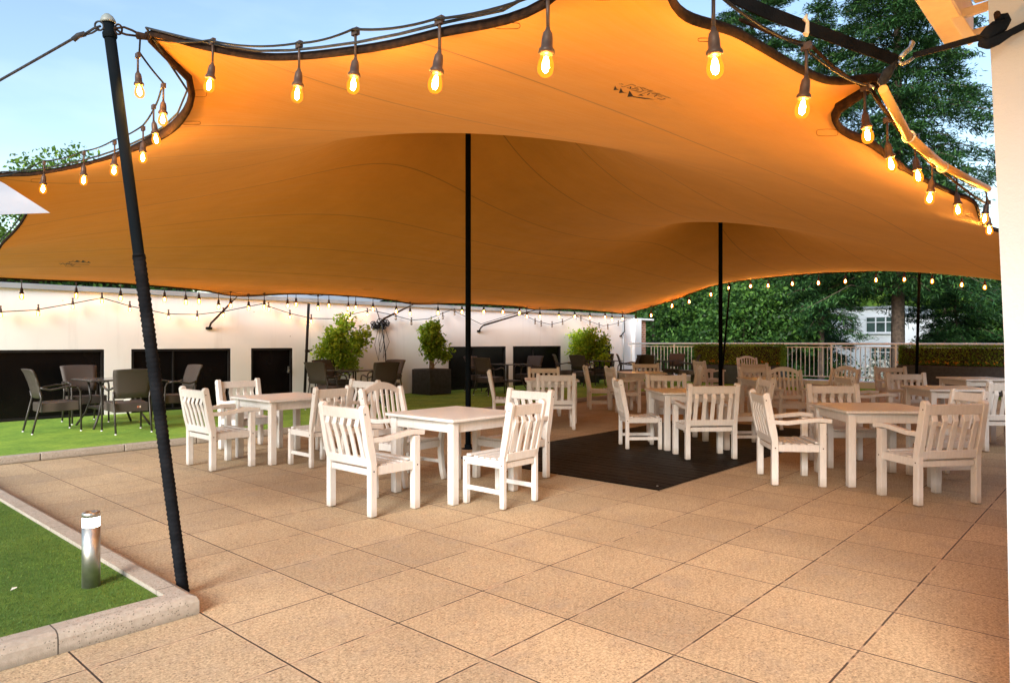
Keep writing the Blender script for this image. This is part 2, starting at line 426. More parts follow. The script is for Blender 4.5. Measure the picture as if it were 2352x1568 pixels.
def deck_mat():
    m = pm('black_decking', (.02, .018, .016), rough=.55, spec=.10); N, L = nt(m); b = N['Principled BSDF']
    g = N.new('ShaderNodeNewGeometry'); sx = N.new('ShaderNodeSeparateXYZ'); L.new(g.outputs['Position'], sx.inputs[0])
    v = math_(N, L, 'FRACT', math_(N, L, 'DIVIDE', sx.outputs[0], .145)); gap = math_(N, L, 'LESS_THAN', v, .07)
    mp = N.new('ShaderNodeMapping'); mp.inputs['Scale'].default_value = (9, 1, 1); L.new(g.outputs['Position'], mp.inputs[0])
    n = noise(N, L, mp.outputs[0], 5, 6, .7)
    c = mixc(N, L, ramp(N, L, n, .35, (0, 0, 0), .75, (1, 1, 1)), (.002, .0018, .0016), (.016, .011, .008))
    pl_ = N.new('ShaderNodeTexWhiteNoise'); pl_.noise_dimensions = '1D'; L.new(math_(N, L, 'FLOOR', math_(N, L, 'DIVIDE', sx.outputs[0], .145)), pl_.inputs['W'])
    c = mixc(N, L, 1.0, c, ramp(N, L, pl_.outputs['Value'], 0, (.55, .55, .55), 1, (1.7, 1.6, 1.5)), 'MULTIPLY')
    dust = noise(N, L, g.outputs['Position'], 2.4, 6, .7)
    c = mixc(N, L, ramp(N, L, dust, .52, (0, 0, 0), .75, (.25, .25, .25)), c, (.05, .035, .025))
    L.new(mixc(N, L, gap, c, (.002, .002, .002)), b.inputs['Base Color'])
    L.new(ramp(N, L, n, .3, (.45, .45, .45), .8, (.7, .7, .7)), b.inputs['Roughness'])
    bp = N.new('ShaderNodeBump'); bp.inputs['Strength'].default_value = .4; bp.inputs['Distance'].default_value = .004
    L.new(math_(N, L, 'SUBTRACT', n, gap), bp.inputs['Height']); L.new(bp.outputs[0], b.inputs['Normal']); return m

def kerb_mat():
    m = pm('kerb_concrete', (.33, .29, .245), (.40, .36, .31), 40, .85, .25, 160, detail=9)
    N, L = nt(m); b = N['Principled BSDF']; src = b.inputs['Base Color'].links[0].from_socket
    g = N.new('ShaderNodeNewGeometry'); sx = N.new('ShaderNodeSeparateXYZ'); L.new(g.outputs['Position'], sx.inputs[0])
    jx = math_(N, L, 'LESS_THAN', math_(N, L, 'FRACT', math_(N, L, 'DIVIDE', math_(N, L, 'ADD', sx.outputs[0], 9.1), .915)), .007)
    jy = math_(N, L, 'LESS_THAN', math_(N, L, 'FRACT', math_(N, L, 'DIVIDE', math_(N, L, 'ADD', sx.outputs[1], 9.9), .915)), .007)
    yb = math_(N, L, 'GREATER_THAN', sx.outputs[1], 3.74); yb2 = math_(N, L, 'LESS_THAN', sx.outputs[1], 9.0)
    jy = math_(N, L, 'MULTIPLY', jy, math_(N, L, 'MULTIPLY', yb, yb2)); jx = math_(N, L, 'MULTIPLY', jx, math_(N, L, 'LESS_THAN', sx.outputs[1], 3.74))
    st = noise(N, L, g.outputs['Position'], 4, 6, .7)
    col = mixc(N, L, 1.0, src, ramp(N, L, st, .35, (.86, .85, .82), .65, (1.04, 1.03, 1.02)), 'MULTIPLY')
    vo = N.new('ShaderNodeTexVoronoi'); vo.inputs['Scale'].default_value = 70; L.new(g.outputs['Position'], vo.inputs['Vector'])
    col = mixc(N, L, math_(N, L, 'MULTIPLY', math_(N, L, 'MULTIPLY', math_(N, L, 'LESS_THAN', vo.outputs['Distance'], .25), math_(N, L, 'GREATER_THAN', st, .48)), .7), col, (.10, .085, .065))
    sz = math_(N, L, 'SUBTRACT', 1.0, math_(N, L, 'DIVIDE', sx.outputs[2], .035), True)
    col = mixc(N, L, math_(N, L, 'MULTIPLY', sz, .6), col, (.12, .10, .07))
    L.new(mixc(N, L, math_(N, L, 'MAXIMUM', jx, jy), col, (.06, .05, .04)), b.inputs['Base Color'])
    return m
M = dict(
    paving=paving_mat(), turf=turf_mat('artificial_turf', 1.05), turf_lit=turf_mat('lit_turf', 2.25), tent=tent_mat(), paint=wood_paint(), wicker=wicker_mat(), brick=brick_mat(), deck=deck_mat(),  # far beds: same turf, their brighter light put into the colour
    kerb=kerb_mat(),
    wall=wall_mat('white_render', (.73, .74, .76), (.80, .81, .83)),
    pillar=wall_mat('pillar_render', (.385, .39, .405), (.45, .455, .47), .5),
    coping=pm('zinc_coping', (.30, .33, .36), (.40, .43, .46), 2, .4, 0, metal=.3),
    black=pm('black_paint', (.012, .012, .013), (.02, .018, .017), 3, .35, spec=.06),
    panel=pm('black_panel', (.002, .002, .0025), (.005, .004, .004), 1.5, .25, .03, 3, spec=.15),
    pole=pm('black_pole', (.003, .005, .007), (.005, .007, .009), 5, .85, spec=.04),
    wrap=pm('black_cloth_wrap', (.005, .006, .008), (.011, .012, .015), 8, .85, .3, 90, spec=.06),
    cap=pm('grey_cap', (.13, .155, .145), (.18, .20, .19), 8, .5),
    hem=pm('dark_webbing', (.012, .007, .005), (.032, .016, .009), 40, .9, .4, 300, spec=.06),
    rope=pm('rope', (.02, .022, .026), (.04, .042, .046), 60, .6, spec=.06),
    cable=pm('cable', (.015, .016, .018), None, rough=.5, spec=.06),
    socket=pm('lamp_socket', (.05, .035, .03), (.09, .06, .045), 30, .35, metal=.3, spec=.06),
    steel=pm('brushed_steel', (.42, .42, .40), (.52, .52, .50), 30, .42, metal=1),
    rail=pm('galvanised_rail', (.82, .85, .83), (.88, .90, .88), 6, .4),
    strut=pm('orange_lit_tube', (.62, .33, .08), (.7, .38, .1), 6, .5),  # white tube; the orange light on it is put into the colour
    timber=pm('cream_timber', (.72, .60, .42), (.80, .70, .52), 7, .6, .2, 40),
    soffit=pm('cream_soffit', (.78, .58, .30), (.82, .64, .36), 3, .7),
    white=pm('white_plastic', (.75, .77, .80), (.8, .82, .84), 3, .45),
    planter=pm('planter_black', (.014, .015, .018), (.030, .031, .035), 14, .5, .15, 60),
    planterb=pm('planter_slate', (.035, .05, .062), (.05, .065, .078), 6, .5),
    soil=pm('soil', (.03, .02, .012), (.06, .04, .025), 20, .95, .5, 40),
    bark=pm('bark', (.05, .034, .026), (.12, .085, .062), 9, .9, .7, 20),
    stem=pm('stem', (.28, .2, .12), (.40, .30, .18), 12, .8),
    ground=pm('lawn', (.05, .10, .02), (.08, .13, .03), .3, .95),
    house=wall_mat('house_render', (.82, .85, .88), (.86, .89, .92), .1),
    glass=pm('window_glass', (.03, .05, .045), (.10, .16, .14), 1.2, .1),
    tentwhite=pm('white_fabric', (.30, .315, .34), (.36, .375, .395), 1.5, .6),
    ink=pm('print_ink', (.012, .010, .010), None, rough=.7),
    bulb=glass_mat('lit_bulb', 1.1, .5), bulb_far=glass_mat('lit_bulb_far', 1.9, .62), fil=emit_mat('filament', (1, .47, .10), 850), fil_s=emit_mat('filament_building', (1, .45, .09), 1350), fil_e=emit_mat('filament_east', (1, .42, .08), 800), fil_w=emit_mat('filament_wall', (1, .42, .08), 260), fil_far=emit_mat('filament_far', (1, .43, .08), 270), unlit=pm('unlit_bulb', (.16, .12, .09), None, rough=.2),
    lamp=emit_mat('bollard_light', (1.0, .95, .78), 9), lampfar=emit_mat('bollard_light_far', (1.0, .92, .6), 16),
    conifer=leaf_mat('conifer_needles', (.010, .036, .014), (.022, .075, .022), (.065, .16, .036), .12),
    dark_leaf=leaf_mat('dark_leaves', (.012, .040, .010), (.034, .10, .018), (.10, .22, .036), .3),
    mid_leaf=leaf_mat('mid_leaves', (.05, .11, .014), (.11, .22, .028), (.24, .38, .06), .4),
    bright_leaf=leaf_mat('bright_leaves', (.16, .29, .016), (.34, .54, .03), (.55, .70, .06), .4),
    bush=leaf_mat('bush_leaves', (.12, .23, .016), (.27, .45, .03), (.48, .62, .07), .4),
    hedge=leaf_mat('hedge_leaves', (.10, .19, .018), (.22, .36, .036), (.38, .52, .065), .35),
    flower=leaf_mat('orange_flowers', (.7, .22, .02), (.8, .35, .03), (.85, .5, .05), .2),
    whitefl=leaf_mat('white_flowers', (.8, .82, .85), (.88, .9, .9), (.9, .9, .88), .2),
)

# ------------------------------------------------------------------ ground, terrace, kerbs, turf
def structure(o): o['kind'] = 'structure'; return o
b = MB(); n = 24; R = 600
b.add([(-R, -R, -3.5), (R, -R, -3.5), (R, R, -3.5), (-R, R, -3.5)], [(0, 1, 2, 3)])
structure(b.build('ground', M['ground']))
b = MB(); b.bb((-9, -9, -3.48), (21.9, 14.6, 0)); structure(b.build('patio', M['paving']))

def kerb_run(name, pts, w, h, r=.03, side=1):
    """rounded kerb swept along pts (outer line); the body lies on the left of the direction of travel"""
    prof = [(0, 0), (0, h - r), (r * .3, h - r * .3), (r, h), (w, h), (w, 0)]
    P = [Vector(p) for p in pts]; vs = []; k = len(prof)
    for i, p in enumerate(P):
        d1 = (P[i] - P[i - 1]).normalized() if i else (P[1] - P[0]).normalized()
        d2 = (P[i + 1] - P[i]).normalized() if i < len(P) - 1 else d1
        n1 = Vector((-d1.y, d1.x, 0)) * side; n2 = Vector((-d2.y, d2.x, 0)) * side
        mit = (n1 + n2).normalized(); s = 1 / max(.3, mit.dot(n1))
        for a, z in prof: vs.append(p + mit * a * s + Vector((0, 0, z)))
    fs = [tuple(range(k)), tuple(range(len(vs) - 1, len(vs) - k - 1, -1))]
    for i in range(len(P) - 1):
        for j in range(k): fs.append((i * k + j, i * k + (j + 1) % k, i * k + k + (j + 1) % k, i * k + k + j))
    m = MB(); m.add(vs, fs); return m
# near raised bed: corner (1.6, 3.6), running to -x along y=3.6 and to +y along x=1.6
nb = kerb_run('kerb', [(-4, 3.60, 0.001), (1.60, 3.60, .001), (1.60, 9.0, .001), (-4, 9.0, .001)], .125, .10, .035)
structure(nb.build('kerb', M['kerb']))
b = MB(); b.bb((-3.99, 3.73, .002), (1.472, 8.87, .078)); structure(b.build('turf', M['turf']))
rg0 = np.random.default_rng(2); nb_ = 110000
bx_ = rg0.uniform(-1.6, 1.462, nb_); by_ = rg0.uniform(3.74, 8.2, nb_); keep = (by_ - 3.7) * .9 < (bx_ + 3.2) ** 2; bx_, by_ = bx_[keep], by_[keep]; nb_ = len(bx_)
an_ = rg0.uniform(0, 6.28, nb_); hh_ = rg0.uniform(.004, .009, nb_); lx_ = rg0.normal(0, .005, nb_) + .002; ly_ = rg0.normal(0, .005, nb_)
c0_ = np.stack([bx_, by_, np.full(nb_, .0775)], 1); wv_ = np.stack([np.cos(an_), np.sin(an_), 0 * an_], 1) * .0016; tp_ = c0_ + np.stack([lx_, ly_, hh_], 1)
M['blade'] = leaf_mat('turf_blades', (.032, .085, .012), (.075, .16, .022), (.16, .26, .045), .25)
tag(quads('turf_pile', np.stack([c0_ - wv_, c0_ + wv_, tp_ + wv_ * .4, tp_ - wv_ * .4], 1), M['blade']), 'short green pile of the artificial turf on the near raised bed', 'turf', kind='stuff')
# litter on the turf
b = MB(); b.add([(.97, 4.42, .092), (1.0, 4.435, .094), (1.01, 4.455, .093), (.985, 4.45, .096)], [(0, 1, 2, 3)]); tag(b.build('fallen_petal', pm('petal', (.8, .78, .72), None, rough=.6)), 'small white petal lying on the near turf beside the bollard', 'petal')
fb = MB()
for k in range(27):
    x0 = -4 + k * .915
    fb.bb((x0 + .003, 9.60, .001), (x0 + .912, 9.72, .09))
structure(fb.build('kerb', M['kerb'], bevel=.012, seg=2))
b = MB(); b.bb((-4, 9.722, .002), (21.2, 13.80, .085)); structure(b.build('turf', M['turf_lit']))
b = MB(); b.bb((20.3, -2, .002), (21.15, 9.598, .083)); structure(b.build('turf', M['turf_lit']))
b = MB(); b.bb((21.17, -6, .002), (21.65, 13.7, .27)); structure(b.build('plinth', M['wall'], bevel=.01))

# black decking mat inside the paving
b = MB(); b.bb((5.80, 3.36, .001), (11.4, 6.1, .006))
k = 5.803
while k < 11.3:
    b.bb((k, 3.362, .0062), (min(k + .136, 11.398), 6.098, .0115 + .0012 * ((int(k * 997) % 7) / 7))); k += .145
deck = tag(b.build('decking_floor', M['deck'], bevel=.002), 'black boarded dance floor laid flat on the paving between the tables', 'floor panel')
fx = MB(); fx.lathe([(0, .0), (.012, .0), (.010, .003), (0, .003)], 10, c=(5.93, 3.45, .0125)); fx.build('fixing', M['steel'], deck)

# ------------------------------------------------------------------ back wall with black panels
WZ = 2.27
wall = empty('rendered_wall', (2, 13.8, 0), 0, 'long white rendered wall with black panels behind the wicker sets', 'wall')
def wx_(px): return Wx0(px)
def on_wall(px, py=784, y0=13.8): return Wy(px, py, y0)
def rel(o_loc, p): return Vector(p) - Vector(o_loc)
base = Vector((2, 13.8, 0))
panels = [(-1.8, 4.43), (4.88, 6.77), (7.21, 8.17), (12.81, 15.09), (15.40, 17.70), (19.49, 20.52)]
b = MB(); xs = [-4.0]
PZ = 1.26; PB = [.09, .09, .09, .09, .09, .09]
b.bb((-4 - 2, 0, PZ), (21.9 - 2, .28, WZ))                 # above the panels
edges = [-4.0]
for a, c in panels: edges += [a, c]
edges.append(21.9)
for i in range(0, len(edges), 2):
    b.bb((edges[i] - 2, 0, .0), (edges[i + 1] - 2, .28, PZ))
b.build('wall_face', M['wall'], wall)
b = MB(); b.bb((-4 - 2, -.06, WZ + .001), (22.0 - 2, .34, WZ + .095)); b.build('coping', M['coping'], wall, bevel=.006)
for i, (a, c) in enumerate(panels):
    p = MB(); p.bb((a - 2 + .002, .05, .085), (c - 2 - .002, .25, PZ - .002)); pn = p.build('panel', M['panel'], wall)
    f = MB(); t = .045
    f.bb((a - 2 + .002, .005, PZ - t), (c - 2 - .002, .049, PZ - .002)); f.bb((a - 2 + .002, .005, .086), (c - 2 - .002, .049, .086 + t))
    f.bb((a - 2 + .002, .005, .086 + t), (a - 2 + t, .049, PZ - t)); f.bb((c - 2 - t, .005, .086 + t), (c - 2 - .002, .049, PZ - t))
    if c - a > 1.5:
        mid = (a + c) / 2 - 2 - .2; f.bb((mid, .02, .086 + t), (mid + .03, .049, PZ - t))
    f.build('frame', M['black'], pn)
    if i == 2:
        h = MB(); h.bb((c - 2 - .12, -.02, .72), (c - 2 - .09, .004, .86)); h.tube([(c - 2 - .105, -.02, .78), (c - 2 - .105, -.05, .78), (c - 2 - .16, -.05, .74)], .009); h.build('handle', M['steel'], pn)
for o in SC.objects: pass
# end posts
b = MB(); b.bb((21.902, 13.66, 0), (22.35, 14.2, 2.25))
tag(b.build('white_pillar', M['house'], bevel=.01), 'white painted pillar at the far end of the rendered wall', 'pillar')
b = MB(); b.bb((22.352, 13.85, -3.4), (22.95, 14.4, 2.18)); bp_ = b.build('brick_pier', M['brick'])
tag(bp_, 'red brick pier beside the white pillar at the railing', 'pier')
c = MB(); c.bb((22.2, 13.7, 2.185), (23.3, 14.5, 2.25)); c.build('cap_stone', M['house'], bp_, bevel=.01)
# drain pipe
b = MB(); b.tube([(21.25, 13.73, .09), (21.25, 13.73, 2.2)], .02); tag(b.build('drain_pipe', M['coping']), 'thin grey downpipe on the wall near its far end', 'pipe')

# ------------------------------------------------------------------ railing, hedge planters
rail = empty('railing', (21.4, 0, .27), 0, 'pale metal balustrade along the far edge of the terrace', 'railing')
b = MB(); b.tube([(0, -6, 1.06), (0, 13.6, 1.06)], .030, 10); b.build('handrail', M['rail'], rail)
b = MB(); b.bb((-.012, -6, .95), (.012, 13.6, .975)); b.bb((-.012, -6, .09), (.012, 13.6, .115)); b.build('cross_rail', M['rail'], rail)
for k in range(12):
    y = -5.2 + k * 1.7
    b = MB(); b.bb((-.018, y - .018, 0), (.018, y + .018, 1.04)); b.bb((-.05, y - .05, .001), (.05, y + .05, .01)); b.build('post', M['rail'], rail)
for k in range(99):
    y = .15 + k * .128
    b = MB(); b.tube([(0, y, .115), (0, y, .95)], .012, 6, False); b.build('baluster', M['rail'], rail)

def rnd_quads(cent, size, aspect=1.0, rng=None, up=None, jitter=.3):
    """one leaf quad per centre; random orientation"""
    n = len(cent)
    a = rng.normal(size=(n, 3)); a /= np.linalg.norm(a, axis=1)[:, None]
    if up is not None: a = a + up; a /= np.linalg.norm(a, axis=1)[:, None]
    t = rng.normal(size=(n, 3)); u = np.cross(a, t); u /= np.linalg.norm(u, axis=1)[:, None]; v = np.cross(a, u)
    s = size * (1 + jitter * rng.normal(size=(n, 1))).clip(.4, 1.8)
    u = u * s * .5; v = v * s * .5 * aspect
    bend = a * s * .12
    return np.stack([cent - u, cent - v * .8 + bend, cent + u, cent + v * .8 + bend], 1)
def hedge_box(name, x0, x1, y0, y1, z0, z1, n, size, mat, rng, parent=None):
    p = rng.random((n, 3)); f = rng.integers(0, 5, n)
    p[f == 0, 0] = 0; p[f == 1, 1] = 0; p[f == 2, 1] = 1; p[f == 3, 2] = 1; p[f == 4, 0] = .03
    c = np.array([x0, y0, z0]) + p * np.array([x1 - x0, y1 - y0, z1 - z0]) + rng.normal(size=(n, 3)) * .018
    return quads(name, rnd_quads(c, size, .6, rng), mat, parent)
rng = np.random.default_rng(5)
def hedge_planter(x0, x1, y0, y1, zp, zt, label, hlabel):
    o = empty('planter_trough', (0, 0, 0), 0, label, 'planter', 'planter troughs along the railing')
    b = MB(); b.bb((x0, y0, .09), (x1, y1, zp)); b.build('trough', M['planterb'] if y0 > 5 else M['planter'], o, bevel=.01)
    b = MB(); b.bb((x0 + .04, y0 + .04, zp - .06), (x1 - .04, y1 - .04, zp + .012)); b.build('soil', M['soil'], o)
    h = empty('box_hedge', (0, 0, 0), 0, hlabel, 'hedge', 'clipped hedges by the railing')
    b = MB(); b.bb((x0 + .24, y0 + .08, zp + .02), (x1 - .06, y1 - .08, zt - .04)); b.build('twigs', M['soil'], h)
    hedge_box('foliage', x0 + .2, x1 - .02, y0 + .03, y1 - .03, zp, zt, int((y1 - y0) * 2600), .045, M['hedge'], rng, h)
    n = int((y1 - y0) * 110)
    c = np.array([x0 + .1, y0, zp + .03]) + rng.random((n, 3)) * np.array([.12, y1 - y0, .07])
    fl = quads('bedding_leaves', rnd_quads(c, .06, .7, rng), M['mid_leaf'], o)
    nn = int((y1 - y0) * 7); cc = np.repeat(np.array([x0 + .08, y0, zp + .07]) + rng.random((nn, 3)) * np.array([.1, y1 - y0, .05]), 7, 0)
    cc = cc[rng.random(len(cc)) < .8] ; cc = cc + rng.normal(size=cc.shape) * .018
    quads('flowers', rnd_quads(cc, .035, .8, rng), M['flower'], o)
hedge_planter(20.55, 21.15, 7.9, 10.75, .66, 1.29, 'slate grey trough with orange flowers in front of the left hedge', 'clipped green hedge on the left stretch of the railing')
hedge_planter(20.15, 20.8, -.6, 4.7, .78, 1.27, 'long black trough with orange flowers on the right of the railing', 'long clipped hedge filling the right stretch of the railing')

# ------------------------------------------------------------------ tent
west = [(1.35, .72, 2.56), (1.58, 1.25, 2.395), (1.60, 1.79, 2.45), (1.60, 2.24, 2.52), (1.60, 2.89, 2.67), (1.52, 3.35, 2.82), (1.39, 3.72, 2.95),
        (1.60, 3.80, 2.87), (1.71, 3.95, 2.76), (1.765, 4.34, 2.69), (1.77, 4.95, 2.68), (1.70, 5.62, 2.68), (1.55, 6.3, 2.69), (1.38, 6.85, 2.71),
        (1.68, 7.15, 2.60), (1.80, 7.8, 2.52), (1.85, 8.7, 2.42), (1.9, 9.5, 2.38), (1.6, 10.2, 2.44), (1.95, 11.2, 2.36), (1.9, 12.2, 2.36), (1.7, 12.95, 2.42)]
north = [(1.7, 12.95, 2.42), (2.7, 12.75, 2.36), (4.2, 12.75, 2.38), (5.6, 12.8, 2.35), (6.55, 13.05, 2.29), (7.6, 12.8, 2.37), (8.8, 12.75, 2.39), (10, 12.8, 2.36), (11, 13.05, 2.31),
         (12.2, 12.85, 2.36), (13.3, 12.8, 2.37), (14.6, 12.85, 2.37), (15.6, 13.05, 2.33), (16.8, 12.85, 2.38), (18.2, 12.85, 2.37), (19.4, 12.95, 2.36), (20.5, 13.2, 2.34)]
east = [(20, .8, 2.5), (20, 2.5, 2.88), (20, 4.2, 3.18), (20, 5.5, 3.26), (20, 7.2, 3.28), (20, 9.5, 3.14), (20.1, 11.1, 2.73), (20.5, 13.2, 2.34)]
south = [(1.35, .72, 2.56), (1.70, .95, 2.34), (2.15, .95, 2.38), (2.95, .95, 2.46), (3.30, .83, 2.53), (3.37, 1.03, 2.46), (3.62, 1.08, 2.43), (3.80, 1.0, 2.39), (4.27, .93, 2.32), (5.02, .85, 2.31),
         (5.25, .78, 2.28), (6.4, .87, 2.28), (8, .8, 2.35), (10, .9, 2.3), (12, .8, 2.4), (14, .9, 2.35), (16, .8, 2.45), (18, .9, 2.4), (20, .8, 2.5)]
def resample(P, t):
    C = np.array([tuple(p) for p in catmull(P, 10)]); return C
def param(P, ts, coord):      # sample curve at values ts of a normalised running parameter based on a coordinate
    C = resample(P, None); s = C[:, coord]; s = (s - s[0]) / (s[-1] - s[0]); s = np.maximum.accumulate(s + np.arange(len(s)) * 1e-9)
    return np.stack([np.interp(ts, s, C[:, k]) for k in range(3)], 1)
NU, NV = 230, 150
us = np.linspace(0, 1, NU) ** 1.35; vs_ = np.linspace(0, 1, NV)
Wc, Ec, Sc, Nc = param(west, vs_, 1), param(east, vs_, 1), param(south, us, 0), param(north, us, 0)
U, V = us[:, None, None], vs_[None, :, None]
P = (1 - U) * Wc[None] + U * Ec[None] + (1 - V) * Sc[:, None] + V * Nc[:, None] \
    - ((1 - U) * (1 - V) * Wc[0] + U * (1 - V) * Ec[0] + (1 - U) * V * Wc[-1] + U * V * Ec[-1])
P[0], P[-1], P[:, 0], P[:, -1] = Wc, Ec, Sc, Nc
POLES = [(6.41, 6.53, 5.12), (13.8, 6.53, 4.45)]
du = np.diff(us) * 18.5; dv = np.full(NV - 1, 12.2 / (NV - 1))
wxm = (1 / du[:-1] / ((du[:-1] + du[1:]) / 2))[:, None] * np.ones((1, NV - 2)); wxp = (1 / du[1:] / ((du[:-1] + du[1:]) / 2))[:, None] * np.ones((1, NV - 2))
wy_ = 1 / dv[0] ** 2; den = wxm + wxp + 2 * wy_
ii, jj = np.meshgrid(np.arange(1, NU - 1), np.arange(1, NV - 1), indexing='ij')
def relax(Z, free, n):
    red = ((ii + jj) % 2 == 0) & free; blk = ((ii + jj) % 2 == 1) & free
    for it in range(n):
        for msk in (red, blk):
            new = (wxm * Z[:-2, 1:-1] + wxp * Z[2:, 1:-1] + wy_ * (Z[1:-1, :-2] + Z[1:-1, 2:])) / den
            c_ = Z[1:-1, 1:-1]; c_[msk] += 1.9 * (new[msk] - c_[msk])
    return Z
allfree = np.ones((NU - 2, NV - 2), bool)
for k_ in (0, 1): P[:, :, k_] = relax(P[:, :, k_].copy(), allfree, 400)
Z = P[:, :, 2].copy(); X_, Y_ = P[:, :, 0], P[:, :, 1]
pin = np.zeros(Z.shape, bool)
for (x, y, z) in POLES:
    d = np.hypot(X_ - x, Y_ - y)
    Z = np.maximum(Z, z - .42 * d)
    m = d < (.62 if x < 10 else .42); pin |= m; Z[m] = z - .75 * d[m] ** 2
Z[0], Z[-1], Z[:, 0], Z[:, -1] = Wc[:, 2], Ec[:, 2], Sc[:, 2], Nc[:, 2]
Z = relax(Z, ~pin[1:-1, 1:-1], 800)
soft = pin & False
for (x, y, z) in POLES: soft |= np.hypot(X_ - x, Y_ - y) < 1.1
for it in range(14):      # round the shoulder of each dome
    A_ = (Z[:-2, 1:-1] + Z[2:, 1:-1] + Z[1:-1, :-2] + Z[1:-1, 2:]) / 4; c_ = Z[1:-1, 1:-1]; sm_ = soft[1:-1, 1:-1]; c_[sm_] = A_[sm_]
P[:, :, 2] = Z
tent = empty('stretch_tent', (6.41, 6.53, 0), 0, 'large sand coloured stretch tent canopy hung over the white tables', 'tent')
me = bpy.data.meshes.new('canopy')
vv = (P - np.array([6.41, 6.53, 0])).reshape(-1, 3)
idx = np.arange(NU * NV).reshape(NU, NV)
q = np.stack([idx[:-1, :-1], idx[1:, :-1], idx[1:, 1:], idx[:-1, 1:]], -1).reshape(-1, 4)
me.from_pydata(vv.tolist(), [], q.tolist())
me.polygons.foreach_set('use_smooth', [True] * len(me.polygons))
uvl = me.uv_layers.new(name='UVMap')
flat = np.stack([np.broadcast_to(us[:, None] * 18.5, (NU, NV)), np.broadcast_to(.75 + vs_[None] * 12.2, (NU, NV))], -1).reshape(-1, 2)
uvl.data.foreach_set('uv', flat[q.reshape(-1)].astype(np.float32).reshape(-1))
me.materials.append(M['tent']); me.update()
canopy = bpy.data.objects.new('canopy', me); SC.collection.objects.link(canopy); canopy.parent = tent
T0 = Vector((6.41, 6.53, 0))
bvh = BVHTree.FromPolygons([tuple(v + np.array(T0)) for v in vv], q.tolist())
# hem
loop = [*Sc, *Ec[1:], *Nc[::-1][1:], *Wc[::-1][1:]]
hemm = MB()
rad = []
for p in loop:
    d = math.hypot(p[0], p[1]); r = .020 if d > 9 else .019
    if p[0] < 2.0 and 3.75 < p[1] < 5.6: r = .040 - .020 * abs(p[1] - 4.25)
    if 3.25 < p[0] < 4.2 and p[1] < 1.2: r = .028
    rad.append(r)
hemm.tube([Vector(p) - T0 for p in loop], rad, 10, False, .55)
hemm.build('hem', M['hem'], tent)
b = MB()
for k, p in enumerate(loop):
    pass
# edge rope running just outside the hem on the near sides
def off(C, o): return [Vector(p) + Vector(o) for p in C[::3]]
b.tube([p - T0 for p in off(Wc, (-.025, 0, .018))], .006, 6); b.build('edge_rope', M['rope'], tent)
# little reinforcement patches (stitched loops) near the edge
for (px, py, w, h) in ((440, 283, 42, 8), (460, 215, 30, 16), (88, 415, 34, 8), (1165, 60, 60, 14), (1900, 305, 50, 16), (1620, 92, 34, 8), (1930, 310, 40, 12), (1385, -8, 46, 18), (845, 664, 24, 3), (1395, 702, 24, 3)):
    pts = []
    for k in range(13):
        t = 2 * math.pi * k / 12
        sq = (abs(math.cos(t)) ** .5 * math.copysign(1, math.cos(t)), abs(math.sin(t)) ** .5 * math.copysign(1, math.sin(t)))
        d = W(px + w / 2 * sq[0], py + h / 2 * sq[1], 1) - Vector((0, 0, CAM_H)); hit = bvh.ray_cast(Vector((0, 0, CAM_H)), d.normalized())
        if hit[0]: pts.append(hit[0] - d.normalized() * .004 - T0)
    if len(pts) == 13 and max((p - pts[0]).length for p in pts) < 1.2:
        b = MB(); b.tube(pts, .0010, 4, False); b.build('stitched_patch', M['hem'], tent)
# printed marks on the underside
def surf(px, py, eps=.004):
    d = (W(px, py, 1) - Vector((0, 0, CAM_H))).normalized(); hit = bvh.ray_cast(Vector((0, 0, CAM_H)), d)
    return (hit[0] - d * eps - T0) if hit[0] else None
def logo(polys, lines, fx, name='printed_logo'):
    m = MB()
    for pl in polys:
        pts = [surf(*fx(*p)) for p in pl]
        if all(pts): m.add(pts, [tuple(range(len(pts)))])
    for wd, ln in lines:
        ln2 = []
        for i in range(len(ln) - 1):
            for k in range(4): ln2.append((ln[i][0] + (ln[i + 1][0] - ln[i][0]) * k / 4, ln[i][1] + (ln[i + 1][1] - ln[i][1]) * k / 4))
        ln2.append(ln[-1])
        for i in range(len(ln2) - 1):
            (x0, y0), (x1, y1) = ln2[i], ln2[i + 1]; L_ = math.hypot(x1 - x0, y1 - y0) or 1; nx, ny = -(y1 - y0) / L_ * wd / 2, (x1 - x0) / L_ * wd / 2
            pts = [surf(*fx(x0 - nx, y0 - ny)), surf(*fx(x1 - nx, y1 - ny)), surf(*fx(x1 + nx, y1 + ny)), surf(*fx(x0 + nx, y0 + ny))]
            if all(pts): m.add(pts, [(0, 1, 2, 3)])
    return m.build(name, M['ink'], tent)
LP = [[(475, 558), (512, 450), (548, 520), (600, 552)], [(598, 628), (646, 500), (690, 590), (740, 620)], [(798, 718), (853, 565), (905, 650), (950, 710)],
      [(930, 700), (1200, 738), (1480, 780), (1200, 765), (930, 722)], [(735, 612), (815, 634), (735, 626)], [(1035, 684), (1120, 655), (1190, 688)],
      [(1255, 670), (1320, 622), (1338, 632), (1275, 676)], [(1420, 712), (1490, 662), (1510, 672), (1440, 716)], [(850, 530), (870, 470), (900, 475), (880, 530)]]
LLn = [(9, [(650, 460), (700, 484), (900, 420), (1000, 455)]), (8, [(650, 400), (710, 425), (600, 410)]), (12, [(790, 500), (850, 512)]), (9, [(900, 525), (1060, 520), (1030, 500), (960, 490)]),
       (10, [(880, 550), (990, 572), (1080, 552), (1010, 550)]), (12, [(1020, 600), (1110, 600), (1180, 565), (1100, 490)]), (8, [(1130, 650), (1290, 600), (1400, 570)]),
       (9, [(1370, 640), (1470, 650), (1560, 640)]), (9, [(1500, 745), (1600, 780), (1700, 765), (1650, 750)]), (9, [(1510, 690), (1620, 722)]), (8, [(1250, 540), (1370, 575)]), (7, [(1150, 495), (1240, 525)])]
